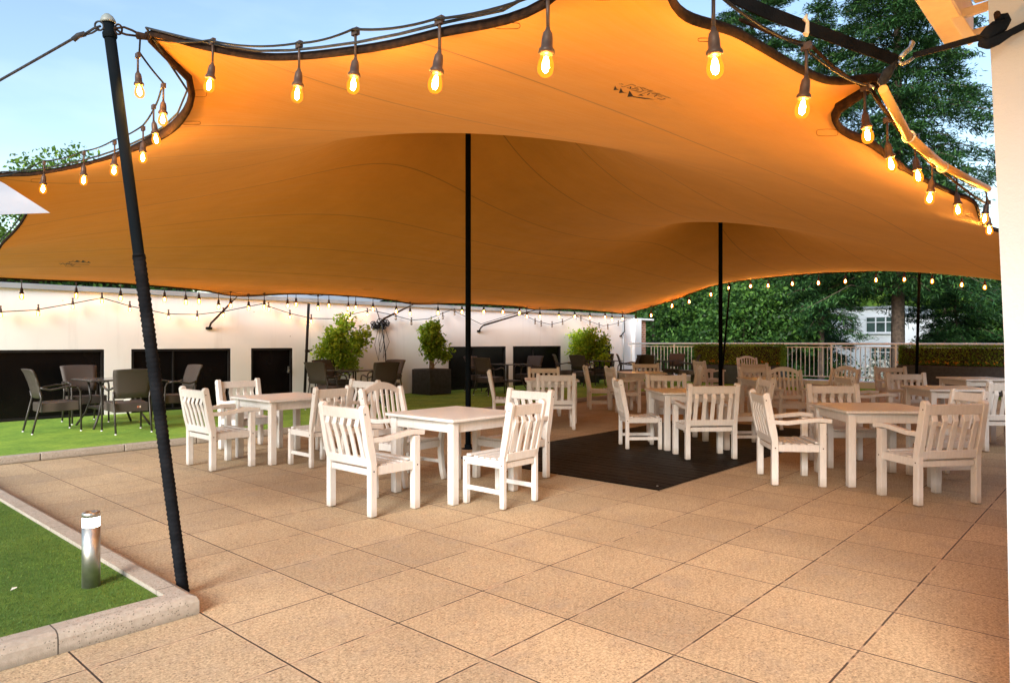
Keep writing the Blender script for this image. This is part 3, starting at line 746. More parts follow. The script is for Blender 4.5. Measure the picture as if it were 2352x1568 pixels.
rn = random.Random(3)
for k in range(26):     # the small line of lettering along the top of the mark
    x = 1040 + k * 30; y = 470 + k * 10.5; LLn.append((9, [(x, y), (x + 12 + rn.random() * 8, y + 4 + rn.random() * 8)]))
for k in range(22):
    x = 1180 + k * 30; y = 560 + k * 9; LLn.append((9, [(x, y), (x + 10 + rn.random() * 12, y + 8 - rn.random() * 8)]))
logo(LP, LLn, lambda x, y: (1362.8 + x * .09765, 153.1 + y * .09765))
sx_ = lambda x, y: (210 - (x - 475) * .055, 596.5 + (y - 400) * .034)
logo([[(208, 603), (203, 600), (199, 604)], [(198, 601), (190, 597.5), (186, 603)], [(185, 600), (176, 597.5), (170, 603), (178, 602)]],
     [(.9, [(208, 603.5), (160, 601), (150, 606), (170, 609)]), (.8, [(170, 598), (158, 603), (166, 606)]), (.8, [(135, 605), (205, 608)]), (.8, [(138, 608), (145, 604), (150, 610), (158, 605), (166, 611), (175, 606)]), (.7, [(150, 611.5), (185, 612)])],
     lambda x, y: (x, y))

# ------------------------------------------------------------------ tent poles and tie downs
def pole(name, a, bb_, r, mat, label, foot=True, cat='pole', group=None):
    a, bb_ = Vector(a), Vector(bb_)
    o = empty(name, a, 0, label, cat, group)
    m = MB(); m.tube([(0, 0, 0.012), bb_ - a], r, 16); m.build('shaft', mat, o)
    if foot:
        m = MB(); m.lathe([(0, .0), (r * 2.4, .0), (r * 2.4, .006), (r * 1.3, .012), (r * 1.3, .06), (0, .06)], 16); m.build('foot', mat, o)
    return o
pole('tent_pole', (6.41, 6.53, 0), (6.41, 6.53, 5.03), .036, M['pole'], 'straight black tent pole in the middle, behind the nearest white table', group='centre poles of the tent')
pole('tent_pole', (13.8, 6.53, 0), (13.8, 6.53, 4.36), .042, M['pole'], 'straight black tent pole further back, among the tan lit chairs', group='centre poles of the tent')
pa, pb = W(2104, 880, 17.6), W(2112, 624, 17.6); pa.z = .1
pole('tent_pole', (pa.x, pa.y, .085), pb, .035, M['pole'], 'thin black pole holding up the far tent edge beside the right trough', group='edge poles of the tent')
pa, pb = W(1656, 880, 20.6), W(1677, 652, 20.9)
pole('tent_pole', (pa.x, pa.y, .085), pb, .028, M['pole'], 'thin leaning black pole at the far tent edge in front of the left hedge', group='edge poles of the tent')
lp0 = Vector((1.66, 3.93, 0)); 
f0 = W(422, 1360, 3.86); f0.z = 0.0; ftop = W(247, 42, 3.58)
lean = empty('leaning_pole', f0, 0, 'thick leaning black pole by the kerb corner, its lower part wrapped in cloth', 'pole')
ax = ftop - f0; Lp = ax.length; axn = ax.normalized()
Mr = axn.to_track_quat('Z', 'Y').to_matrix()
m = MB(); m.lathe([(0.0, .01), (.0275, .01), (.0275, Lp - .02), (0, Lp - .02)], 20, Mr); m.build('shaft', M['pole'], lean)
wrapL = Lp * .605; prof = [(.0, .005), (.0315, .005)]
z = .01; rr = random.Random(8)
while z < wrapL:
    k = 1.0 + (.010 if z > wrapL * .9 else 0)
    prof += [(.0292 + rr.random() * .0006, z), (.0318 + rr.random() * .0022, z + .010), (.0292, z + .022)]
    z += .0235 + rr.random() * .006
prof += [(.0325, wrapL), (.028, wrapL + .015)]
m = MB(); m.lathe(prof, 20, Mr); m.build('cloth_wrap', M['wrap'], lean)
m = MB(); m.lathe([(.0, Lp + .022), (.012, Lp + .020), (.026, Lp + .008), (.036, Lp - .012), (.037, Lp - .022), (.031, Lp - .024)], 20, Mr); m.build('cap', M['cap'], lean)
m = MB(); m.lathe([(.032, Lp - .10), (.034, Lp - .095), (.034, Lp - .075), (.032, Lp - .07)], 16, Mr); m.build('collar', M['pole'], lean)

def ring(m, c, r, t, nrm, n=14):
    c = Vector(c); q_ = Vector(nrm).to_track_quat('Z', 'Y'); m.tube([c + q_ @ Vector((r * math.cos(2 * math.pi * k / n), r * math.sin(2 * math.pi * k / n), 0)) for k in range(n + 1)], t, 6, False)
anchorW = Vector((1.39, 3.72, 2.95))
pt = W(240, 60, 3.56)
g_ = empty('guy_rope', pt, 0, 'taut black guy rope running down left from the leaning pole top', 'rope')
e1 = W(170, 88, 3.52); e2 = W(-520, 480, 4.4)
m = MB(); m.tube([e1 - pt, e2 - pt], .0065, 8); m.build('rope_line', M['rope'], g_)
m = MB(); m.tube([W(196, 78, 3.54) - pt, W(215, 66, 3.55) - pt, W(232, 60, 3.56) - pt], .006); m.tube([W(190, 82, 3.54) - pt, W(212, 76, 3.55) - pt, W(228, 66, 3.56) - pt], .005); ring(m, W(228, 60, 3.56) - pt, .022, .005, (1, 1, .2)); m.tube([W(168, 92, 3.52) - pt, W(180, 82, 3.52) - pt, W(196, 78, 3.53) - pt], .013, 8); m.build('shackle', M['rope'], g_)
g_ = empty('tie_shackle', W(265, 68, 3.56), 0, 'wire loops tying the tent corner to the leaning pole top', 'shackle'); o0 = g_.location.copy()
m = MB(); m.tube([W(*p, 3.55) - o0 for p in ((262, 66), (285, 63), (303, 70), (322, 80))], .006, 6); m.tube([W(*p, 3.56) - o0 for p in ((264, 66), (278, 76), (290, 80), (322, 84))], .006, 6); ring(m, W(272, 68, 3.56) - o0, .024, .005, (1, .4, .2)); m.tube([W(316, 82, 3.55) - o0, W(340, 86, 3.55) - o0, anchorW - o0], [.02, .016, .012], 8)
m.build('wire', M['hem'], g_)

# straps and bar on the building side
def strap(name, pts, w, t, mat, label, cat='strap', up=(0, 0, 1)):
    c0 = Vector(pts[0]); m = MB(); m.strip([Vector(p) - c0 for p in pts], w, t, up)
    o = m.build(name, mat); o.location = c0; return tag(o, label, cat)
hook = W(2062, 140, 2.92)
strap('ratchet_strap', [W(1560, -90, 2.25), W(1640, -28, 2.35), W(1760, 28, 2.5), W(1850, 62, 2.65), hook], .050, .006, M['wrap'], 'wide flat black strap running up left above the tent edge to the steel hook')
strap('tie_strap', [W(2098, 128, 2.92), W(2160, 112, 2.80), W(2230, 92, 2.62), W(2272, 82, 2.52), W(2300, 70, 2.44), W(2400, 20, 2.30)], .022, .010, M['wrap'], 'black strap stretched from the steel hook to the rendered pillar')
g_ = empty('knotted_strap', W(2290, 72, 2.36), 0, 'knotted black strap hooked round the bolt on the pillar', 'strap'); o0 = g_.location.copy()
m = MB(); m.tube([W(*p, 2.33) - o0 for p in ((2256, 92), (2270, 78), (2288, 64), (2304, 58), (2312, 48), (2308, 38), (2296, 40), (2290, 54), (2300, 62))], [.018, .022, .024, .02, .014, .013, .012, .011, .01], 8)
m.tube([W(*p, 2.33) - o0 for p in ((2252, 98), (2270, 100), (2290, 92), (2320, 76), (2352, 60), (2420, 30))], [.015, .02, .018, .012, .012, .012], 8)
m.build('strap_knot', M['wrap'], g_)
m = MB(); m.tube([W(2292, 44, 2.36) - o0, W(2290, 32, 2.30) - o0], .010, 8); m.build('bolt', M['hem'], g_)
g_ = empty('steel_hook', hook, 0, 'galvanised hook fitting joining the straps above the right tent corner', 'hook')
m = MB(); m.tube([W(*p, 2.92) - hook for p in ((2066, 134), (2078, 122), (2090, 112), (2096, 100), (2092, 94))], [.009, .010, .010, .012, .006], 8)
m.tube([W(*p, 2.92) - hook for p in ((2062, 142), (2072, 148), (2086, 142), (2102, 130))], [.008, .008, .008, .006], 8)
m.build('hook_body', M['steel'], g_)
m = MB(); m.tube([W(*p, 2.90) - hook for p in ((2060, 140), (2040, 165), (2026, 190), (2032, 205))], [.004, .022, .020, .006], 8, flat=.4); m.build('turnbuckle', M['rope'], g_)
m = MB(); m.tube([W(*p, 2.98) - hook for p in ((2030, 205), (2012, 180), (1998, 182), (1992, 194), (2008, 202))], .007, 8); m.build('shackle', M['steel'], g_)
g_ = empty('upper_hook', W(1850, 70, 2.6), 0, 'small rusty hook hanging over the wide black strap', 'hook'); o0 = g_.location.copy()
m = MB(); m.tube([W(*p, 2.56) - o0 for p in ((1853, 34), (1849, 44), (1855, 52), (1853, 76), (1850, 80))], [.005, .009, .006, .009, .012], 8); m.build('hook_body', M['timber'], g_)
bar = [W(2028, 205, 2.60), W(2058, 262, 2.75), W(2088, 318, 2.90)]
g_ = empty('spreader_bar', bar[0], 0, 'orange lit tubular bar angled along the building side of the tent', 'bar'); o0 = bar[0]
m = MB(); m.tube([p - o0 for p in bar], .017, 12); m.build('upper_tube', M['strut'], g_)
m = MB(); m.tube([W(2084, 312, 2.90) - o0, W(2168, 384, 3.35) - o0], .019, 12); m.tube([W(2160, 378, 3.32) - o0, W(2270, 434, 4.2) - o0], .018, 12); m.build('lower_tube', M['strut'], g_)
m = MB(); ring(m, W(2087, 314, 2.9) - o0, .022, .005, W(2168, 384, 3.35) - W(2084, 312, 2.9)); ring(m, W(2165, 384, 3.34) - o0, .022, .006, W(2270, 434, 4.2) - W(2168, 384, 3.35)); m.build('joint_ring', M['timber'], g_)
m = MB()
for a_, c_ in (((1958, 185, 2.95), (2000, 198, 3.0)), ((2000, 198, 3.0), (2040, 262, 3.1)), ((1862, 105, 2.6), (1958, 185, 2.95)), ((1700, 45, 2.3), (1862, 105, 2.6)), ((2040, 262, 3.1), (2090, 330, 3.3)), ((2090, 330, 3.3), (2190, 415, 3.9)), ((2190, 415, 3.9), (2270, 470, 4.9))):
    m.tube([W(*a_), (W(*a_) + W(*c_)) / 2 - Vector((0, 0, .01)), W(*c_)], .0065, 6)
so_cable_pts = m

# ------------------------------------------------------------------ pillar and eaves of the building on the right
pl = MB()
zs = [(-.0, .325), (1.4, .345), (2.6, .392), (3.6, .43)]
for i in range(3):
    (z0, y0), (z1, y1) = zs[i], zs[i + 1]
    x0, x1, yb = 2.9, 3.5, -1.2
    pl.add([(x0, yb, z0), (x1, yb, z0), (x1, y0, z0), (x0, y0, z0), (x0, yb, z1), (x1, yb, z1), (x1, y1, z1), (x0, y1, z1)],
           [(0, 1, 5, 4), (1, 2, 6, 5), (2, 3, 7, 6), (3, 0, 4, 7)] + ([(0, 3, 2, 1)] if i == 0 else []) + ([(4, 5, 6, 7)] if i == 2 else []))
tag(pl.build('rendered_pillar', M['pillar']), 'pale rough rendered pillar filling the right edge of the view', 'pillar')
hf = empty('hotel_building', (3.5, -.75, 0), 0, 'pale rendered building along the right, behind the pillar', 'building')
m = MB(); m.bb((.002, -6, -3.45), (20, 0, 3.05)); m.build('walls', M['wall'], hf)
m = MB(); m.bb((-.3, -6.2, 3.051), (20.3, .12, 3.25)); m.build('roof', M['coping'], hf)
for k in range(5):
    f = MB(); x0 = 2.2 + k * 3.5; f.bb((x0, .001, .9), (x0 + 1.8, .05, .97)); f.bb((x0, .001, 2.13), (x0 + 1.8, .05, 2.2)); f.bb((x0, .001, .97), (x0 + .07, .05, 2.13)); f.bb((x0 + 1.73, .001, .97), (x0 + 1.8, .05, 2.13)); f.bb((x0 + .87, .001, .97), (x0 + .93, .045, 2.13))
    w_ = f.build('window', M['white'], hf); g = MB(); g.bb((x0 + .05, .002, .95), (x0 + 1.75, .02, 2.15)); g.build('pane', M['glass'], w_)
ev = empty('eaves', (4.16, .75, 2.92), 0, 'cream timber eaves with an orange lit soffit above the pillar', 'roof edge')
m = MB(); m.bb((-4.0, -.13, 0), (0, 0, .17)); m.build('fascia', M['timber'], ev, bevel=.008)
m = MB(); m.bb((-4.0, -.115, .172), (0, -.015, .20)); m.build('fascia_cap', M['timber'], ev)
m = MB(); m.bb((-4.0, -2.2, .173), (.0, -.135, .21)); m.build('soffit', M['soffit'], ev)
br0 = W(2187, 25, 3.3); 
br = empty('ladder_bracket', br0, 0, 'flaking white timber bracket with two rungs beside the eaves', 'bracket')
m = MB(); m.strip([W(2182, 20, 3.3) - br0, W(2236, 98, 3.3) - br0], .045, .045, (1, 0, 0)); m.strip([W(2202, 36, 3.3) - br0, W(2270, 14, 3.3) - br0], .04, .035, (0, 0, 1)); m.strip([W(2222, 80, 3.3) - br0, W(2270, 66, 3.3) - br0], .026, .026, (0, 0, 1)); m.build('bracket_frame', M['timber'], br, bevel=.004)
m = MB(); m.tube([W(2140, -10, 3.35) - br0, W(2170, 10, 3.32) - br0, W(2188, 28, 3.28) - br0], .006); m.build('bracket_cable', M['cable'], br)

# ------------------------------------------------------------------ festoon lights
def lamp_parts(parent, p, s=1.0, drop=.13, tilt=(0, 0), lit='bulb', fil='fil'):
    """p: centre of the glass; a holder with clip and cord above, a pear shaped bulb below"""
    p = Vector(p)
    R_ = Euler((tilt[0], tilt[1], 0)).to_matrix()
    h = MB()
    h.lathe([(0, .098), (.006, .098), (.008, .088), (.014, .080), (.0165, .062), (.0175, .038), (.0235, .031), (.0245, .024), (.019, .018), (0, .018)], 12, R_, (0, 0, 0))
    top = R_ @ Vector((0, 0, .096))
    h.tube([top, top + Vector((0, 0, drop))], .0055, 6)
    h.box(top + Vector((0, 0, drop)), (.016, .034, .026))
    ho = h.build('lamp_holder', M['socket'], parent); ho.location = p - parent.location; ho.scale = (s, s, s)
    g = MB(); g.lathe([(.0135, .024), (.016, .012), (.0225, -.006), (.0245, -.020), (.022, -.034), (.014, -.044), (.0, -.048)], 12, R_)
    bo = g.build('bulb', M[lit], ho)
    if lit != 'unlit':
        k_ = 1.0 if lit == 'bulb' else .6
        f_ = MB(); f_.lathe([(0, .014), (.005 * k_, .010), (.0095 * k_, -.006), (.0105 * k_, -.020), (.007 * k_, -.032), (0, -.036)], 6, R_); f_.build('filament', M[fil], ho)
    return ho
proto = {}
def festoon(label, pts, sag, lamps, scale=1.0, drop=.13, lit='bulb', group=None, r=.005, tilts=True, fil='fil'):
    """pts: cable support points; lamps: world positions of the bulbs"""
    o = empty('festoon_lights', pts[0], 0, label, 'string lights', group)
    m = MB(); c0 = Vector(pts[0])
    for i in range(len(pts) - 1):
        a, c_ = Vector(pts[i]), Vector(pts[i + 1]); s = sag * (c_ - a).length
        m.tube([a.lerp(c_, k / 8) - Vector((0, 0, 4 * s * (k / 8) * (1 - k / 8))) - c0 for k in range(9)], r, 6, False)
    m.build('cable', M['cable'], o)
    rr = random.Random(len(lamps) * 7)
    for L_ in lamps:
        l2 = lit
        if len(L_) == 2: L_, l2 = L_
        key = (round(drop * 50), l2, scale, fil)
        if key not in proto or tilts:
            h = lamp_parts(o, L_, scale, drop, (rr.uniform(-.15, .15), rr.uniform(-.15, .15)) if tilts else (0, 0), l2, fil)
            if not tilts: proto[key] = (h, [ch for ch in SC.objects if ch.parent == h])
        else:
            h0, b0 = proto[key]
            h = h0.copy(); SC.collection.objects.link(h); h.parent = o; h.location = Vector(L_) - c0
            for b1 in b0: b_ = b1.copy(); SC.collection.objects.link(b_); b_.parent = h
    return o
def edge_top(p, C, dz=.04):       # nearest point of a boundary curve, a little above
    d = np.hypot(C[:, 0] - p[0], C[:, 1] - p[1]); q_ = C[d.argmin()]; return Vector((q_[0], q_[1], q_[2] + dz))
wl_ = [Wx(1254, 140, 1.56), Wx(1001, 182, 1.56), Wx(812, 188, 1.57), Wx(683, 210, 1.57), Wx(481, 190, 1.50)]
wl2 = [W(320, 205, 3.6), W(374, 270, 3.78), W(358, 315, 4.15), W(328, 358, 4.4), W(262, 388, 4.6), W(192, 410, 4.85), W(99, 430, 5.1)]
def hang(L_, z=.225): return Vector(L_) + Vector((0, 0, z))
festoon('near festoon of large lit bulbs along the front edge of the tent', [W(1400, -60, 2.0)] + [hang(p, .2) for p in wl_] + [W(335, 86, 3.56)], .03, wl_, 1.0, .10, tilts=True)
festoon('festoon of small lit bulbs curling round the scalloped corner left of the leaning pole', [W(322, 88, 3.56)] + [hang(p, .19) for p in wl2] + [W(-30, 408, 5.6)], .03, wl2, 1.0, .08)
sl = [Wy(1642, 143, .90), Wy(1844, 240, .86), Wy(1992, 305, .86), Wy(2046, 372, .86), Wy(2108, 400, .85), Wy(2136, 450, .85), Wy(2200, 478, .82), Wy(2262, 498, .80), Wy(2272, 525, .84)]
sobj = festoon('festoon of lit bulbs along the building side of the tent, biggest at its near end', [W(1560, -40, 1.85)] + [hang(p, .2) for p in sl], .03, sl, 1.0, .10, fil='fil_s')
so_cable_pts.v = [tuple(Vector(v) - sobj.location) for v in so_cable_pts.v]; so_cable_pts.build('slack_cable', M['hem'], sobj)
r1 = [(49.8, 678.4), (175, 677), (277, 683), (378, 685.7), (426.7, 692), (457, 690), (502, 703), (529.6, 700), (571, 705.6), (607, 703), (660.5, 700.6), (680, 697.7), (730.5, 706), (755.4, 700.6), (800, 706.5), (817, 705), (856.7, 708), (910, 713.8), (942, 718.7)]
r1b = [(1006, 717), (1061, 715), (1111, 714.8), (1155, 715), (1193, 717), (1210, 725.6), (1240, 725.6), (1284, 726.5), (1320, 725.6), (1355, 728.5), (1390, 727), (1405.8, 733), (1430, 731.5)]
a1 = [Wy(px, py, 12.83) for px, py in r1]; a2 = [Wy(px, py, 12.86) for px, py in r1b]
festoon('left half of the festoon hanging under the tent edge in front of the white wall', [hang(p, .24) for p in a1], .02, a1, 1.35, .085, 'bulb_far', 'festoons at the far edges of the tent', tilts=False, fil='fil_far')
festoon('right half of the festoon hanging under the tent edge in front of the white wall', [hang(a1[-1], .24)] + [hang(p, .26) for p in a2], .02, a2, 1.5, .085, 'bulb_far', 'festoons at the far edges of the tent', tilts=False, fil='fil_far')
r2 = [(1.5, 721.5), (87.9, 718), (167, 702.7), (234, 690), (298, 709), (387, 727.6), (453, 729.7), (513, 722), (617, 708.8), (666, 726.4), (714.7, 736.3), (804.6, 730), (844, 721)]
lam = [Wy(px, py, 13.66) for px, py in r2]
r2u = [(909, 730), (945, 741.6), (1017, 729), (1044, 720), (1229, 741), (1243, 746), (1268, 748), (1292, 742), (1334, 734), (1355, 743), (1376, 750), (1396, 753), (1420, 745)]
lamu = [(Wy(px, py, 13.66), 'unlit') for px, py in r2u]
cab = [(-60, 712), (0, 716), (80, 712), (160, 698), (234, 684), (300, 703), (385, 721), (455, 722), (515, 715), (600, 698), (668, 720), (715, 731), (770, 732), (806, 722), (850, 712), (905, 724), (945, 735), (985, 732), (1037, 711), (1105, 744), (1190, 718), (1235, 738), (1265, 745), (1295, 738), (1322, 725), (1355, 738), (1385, 748), (1412, 744), (1440, 735)]
festoon('draped festoon of small bulbs pinned in swags on the white wall', [Wy(px, py, 13.68) for px, py in cab], 0, lam + lamu, 1.15, .012, 'bulb_far', tilts=False, fil='fil_w', r=.008)
r3 = [(1460.6, 734.4), (1495.7, 722.5), (1543.8, 700.9), (1583, 691.4), (1632.9, 674.9), (1674, 660), (1724, 655.4), (1764.5, 654.3), (1820, 650), (1879.8, 648), (1941.5, 644.4), (2012, 641.3), (2077, 639.9), (2141, 644.4), (2209, 652), (2262, 658)]
l3 = [Wx(px, py, 19.95) for px, py in r3]
festoon('festoon of orange bulbs arcing under the far tent edge before the trees', [hang(p, .22) for p in l3], .02, l3, 1.6, .07, 'bulb_far', 'festoons at the far edges of the tent', tilts=False, fil='fil_e')

# ------------------------------------------------------------------ wall brackets with straps
def bracket(px, py, anchor, label, extra=False):
    p = Wy(px, py, 13.74); o = empty('wall_bracket', p, 0, label, 'bracket', 'tent brackets on the white wall')
    m = MB(); m.box((0, .04, -.1), (.12, .03, .05)); m.tube([(0, .03, -.1), (0, -.05, 0), (.04, -.1, .06)], .02, 8); m.build('bracket_arm', M['black'], o)
    m = MB(); a_ = Vector((.04, -.1, .06)); c_ = Vector(anchor) - p
    m.tube([a_, a_.lerp(c_, .5), c_], [.026, .022, .010], 8, flat=.5); m.build('tension_strap', M['hem'], o)
    return o
bracket(482, 742, (6.55, 13.05, 2.29), 'black wall bracket strapped to the tent left of the small black door')
bracket(1102, 752, (15.6, 13.05, 2.33), 'long black wall bracket right of the bush in the square planter')
bracket(1428, 765, (20.5, 13.2, 2.34), 'black wall bracket at the far right end of the white wall')
o = bracket(872, 738, (11.0, 13.05, 2.31), 'wall bracket with tangled cables between the two left bushes')
m = MB(); rr = random.Random(4)
for k in range(16):
    cx, cz = rr.uniform(-.22, .28), rr.uniform(-.16, .02); r_ = rr.uniform(.04, .1)
    m.tube([(cx + r_ * math.cos(t * .7), rr.uniform(-.05, .01), cz + r_ * .7 * math.sin(t * .7)) for t in range(10)], .012, 5)
for dx_, dz in ((-.12, -.95), (.0, -.75), (.16, -.9)):
    m.tube([(dx_ * .3, -.02, -.1), (dx_ - .05, -.03, dz * .6), (dx_ * .5, -.03, dz), (dx_ + .12, -.02, dz * .55), (.12, -.02, -.1)], .006, 5)
m.tube([(-.12, -.02, .32), (0, -.02, 0)], .012, 6)
m.build('cable_tangle', M['cable'], o)
m = MB(); m.tube([(.02, -.04, 0), (.14, -.05, -.8), (.17, -.05, -1.3)], .014, 8); m.build('cable_pole', M['rope'], o)
# parasol pole against the wall
pb = Wy(699, 900, 13.35); pb.z = .09; ptp = Wy(709, 697, 13.45)
o = pole('parasol_pole', pb, ptp, .030, M['black'], 'thin closed black parasol pole standing against the wall by the door', True, 'pole')
m = MB(); kk = Wy(706, 806, 13.4) - pb; m.box(kk, (.09, .05, .06)); m.tube([kk, kk + Vector((.09, -.05, .02))], .014); m.build('crank', M['black'], o)

# ------------------------------------------------------------------ bollard lights
def bollard(x, y, z0, h, r, mat, label):
    o = empty('bollard_light', (x, y, z0), 0, label, 'bollard light', 'bollard lights on the turf')
    m = MB(); m.lathe([(0, 0), (r, 0), (r, h * .80), (r * .9, h * .80)], 28); m.build('post', M['steel'], o)
    m = MB(); m.lathe([(r * .9, h * .80), (r * .96, h * .805), (r * .96, h * .925), (r * .9, h * .93)], 28); m.build('lamp', mat, o)
    m = MB(); m.lathe([(r * .9, h * .93), (r, h * .93), (r, h * .985), (r * .9, h * .995), (r * .55, h * .995), (r * .5, h * .985), (0, h * .985)], 28); m.build('cap', M['steel'], o)
bollard(1.29, 4.22, .078, .405, .044, M['lamp'], 'lit stainless steel bollard light on the near turf bed')
fbp = W(1605, 875, 20.6); bollard(fbp.x, fbp.y, .085, .62, .05, M['lampfar'], 'lit bollard light far away beside the left slate trough')

# ------------------------------------------------------------------ furniture prototypes
PAINT = M['paint']
def slat(m, pts, w, t): m.strip(pts, w, t, (0, 1, 0))
def screw(o, s, y, spots):
    me = o.data; me.materials.append(M['hem']); bm = bmesh.new(); bm.from_mesh(me)
    for (x, z) in spots:
        r_ = [[bm.verts.new((x + r * math.cos(k * math.pi / 4), y + s * e, z + r * math.sin(k * math.pi / 4))) for k in range(8)] for r, e in ((.0065, -.004), (.0065, .0012))]
        fs = [bm.faces.new(r_[1])] + [bm.faces.new((r_[0][k], r_[0][(k + 1) % 8], r_[1][(k + 1) % 8], r_[1][k])) for k in range(8)]
        for f in fs: f.material_index = 1
    bm.normal_update(); bm.to_mesh(me); bm.free()
def wooden_chair(kind):
    """local +x is the facing direction"""
    arm = kind in ('arm', 'arch')
    o = empty({'arm': 'garden_armchair', 'side': 'garden_chair', 'arch': 'arched_armchair'}[kind])
    hw, hd, lt = (.282, .222, .062) if kind == 'arm' else ((.275, .225, .050) if kind == 'arch' else (.208, .212, .048))
    top = .905 if kind != 'arch' else .93
    bt = .055 if kind == 'arm' else .042
    for s in (-1, 1):     # rear legs with the back uprights in one piece
        y = s * hw; lean = .095 if kind != 'arch' else .13
        f = hd - lt / 2; b_ = hd + lt / 2
        dep = .058
        prof = [(-f, 0.012), (-f, .43), (-f - .012, .52), (-f - lean + .012, top - .012), (-f - lean - .004, top), (-f - lean - .032, top - .004), (-f - lean - dep + .008, top - .03), (-b_ - .032, .56), (-b_, .43), (-b_, 0.012)]
        m = MB(); m.prism(prof, y - bt / 2, y + bt / 2); lg = m.build('leg', PAINT, o, bevel=.005, seg=1); screw(lg, s, y + s * bt / 2, ((-hd, .372), (-hd - .085, .83)))
        m = MB(); ft = .64 if arm else .41; 
        if arm: ft = .615
        if kind == 'arch':
            m.strip([(hd + .045, y, .004), (hd + .018, y, .12), (hd, y, .28), (hd + .004, y, .42), (hd + .03, y, .52), (hd + .0, y, .60)], .052, [.045] * 1 and .045, (0, 1, 0))
        else:
            m.bb((hd - lt / 2, y - lt / 2, .004), (hd + lt / 2, y + lt / 2, ft))
        lg = m.build('leg', PAINT, o, bevel=.006, seg=2)
        if kind != 'arch': screw(lg, s, y + s * lt / 2, ((hd, .372),))
        if arm:
            m = MB(); w0 = .05 if kind == 'arm' else .045
            zz = .635
            m.strip([(-hd - .03, y, zz - .015), (-hd + .12, y, zz - .022), (.02, y, zz - .006), (hd - .04, y, zz + .012), (hd + .085, y, zz - .002)], [w0, w0, w0 + .004, w0 + .012, w0 + .010], .042, (0, 1, 0))
            m.build('armrest', PAINT, o, bevel=.006, seg=2)
    m = MB(); az0, az1 = (.335, .405) if kind != 'side' else (.345, .41)
    for s in (-1, 1): m.bb((-hd + lt / 2, s * hw - .014, az0), (hd - lt / 2, s * hw + .014, az1))
    m.bb((hd - .015, -hw + lt / 2, az0), (hd + .015, hw - lt / 2, az1)); m.bb((-hd - .015, -hw + lt / 2, az0), (-hd + .013, hw - lt / 2, az0 + .05))
    m.build('seat_frame', PAINT, o, bevel=.003)
    m = MB(); ns = 6
    for k in range(ns):
        x0 = -hd + .045 + k * (2 * hd + .0) / ns * .97; w_ = (2 * hd) / ns - .021; dip = -.016 * math.sin(math.pi * (k + .5) / ns)
        z0 = az1 + .010 + dip + (.006 if k == ns - 1 else 0)
        yy = hw - .018 if k else hw - lt / 2 - .002
        if k == ns - 1: yy = hw - lt / 2 - .002 if arm else hw
        m.bb((x0 - w_ / 2 + .012, -yy, z0 - .010), (x0 + w_ / 2 + .012, yy, z0 + .010))
    m.build('seat', PAINT, o, bevel=.006, seg=2)
    xt = -hd - (.095 if kind != 'arch' else .13) + .002; xb = -hd - .004
    if kind != 'arch':
        m = MB(); slope = (xt - (xb - .02)) / .36
        m.strip([(xt + .018, 0, .785), (xt, 0, .872)], 2 * (hw - bt / 2 + .004), .030, (0, 1, 0)); m.build('top_rail', PAINT, o, bevel=.006, seg=2)
        m = MB(); m.strip([(xb - .008, 0, .405), (xb - .018, 0, .475)], 2 * (hw - bt / 2 + .004), .030, (0, 1, 0))
        nsl = 5 if kind == 'arm' else 4; inner = hw - bt / 2
        for k in range(nsl):
            y = -inner + (k + .5 + .12 * 0) * 2 * inner / nsl
            slat(m, [(xb - .018, y, .468), (xb - .040, y, .56), (xb - .062, y, .65), (xt - .000, y, .73), (xt + .016, y, .79)], .048 if kind == 'arm' else .046, .016)
        m.build('backrest', PAINT, o, bevel=.003)
    else:
        m = MB(); n = 14; prof = []
        yb_ = hw - bt / 2 + .004
        hi = [(yb_ * (1 - 2 * k / n), .895 + .085 * (1 - (1 - 2 * k / n) ** 2)) for k in range(n + 1)]
        lo = [(p[0], p[1] - .062 - .012 * (1 - abs(p[0]) / yb_)) for p in hi][::-1]
        m.prism(hi + lo, xt - .014, xt + .014, 'x'); m.build('top_rail', PAINT, o, bevel=.004)
        m = MB(); m.strip([(xb - .008, 0, .45), (xb - .022, 0, .51)], 2 * yb_, .026, (0, 1, 0))
        for k in range(7):
            y = -yb_ + (k + .5) * 2 * yb_ / 7
            zt = .84 + .07 * (1 - (y / yb_) ** 2)
            slat(m, [(xb - .02, y * .93, .505), (xb - .06, y * .95, .60), (xb - .085, y * .97, .70), (xt + .006, y, zt)], .034, .014)
        m.build('backrest', PAINT, o, bevel=.003)
    if kind == 'side':
        for s in (-1, 1):
            m = MB(); m.bb((-hd + lt / 2, s * hw - .010, .125), (hd - lt / 2, s * hw + .010, .165)); m.build('stretcher', PAINT, o, bevel=.003)
    if kind == 'arch':
        m = MB(); m.bb((-.01, -hw + .02, .17), (.01, hw - .02, .20)); m.bb((-hd + .02, -hw - .009, .165), (hd - .02, -hw + .009, .20)); m.bb((-hd + .02, hw - .009, .165), (hd - .02, hw + .009, .20)); m.build('stretcher', PAINT, o, bevel=.003)
    return o
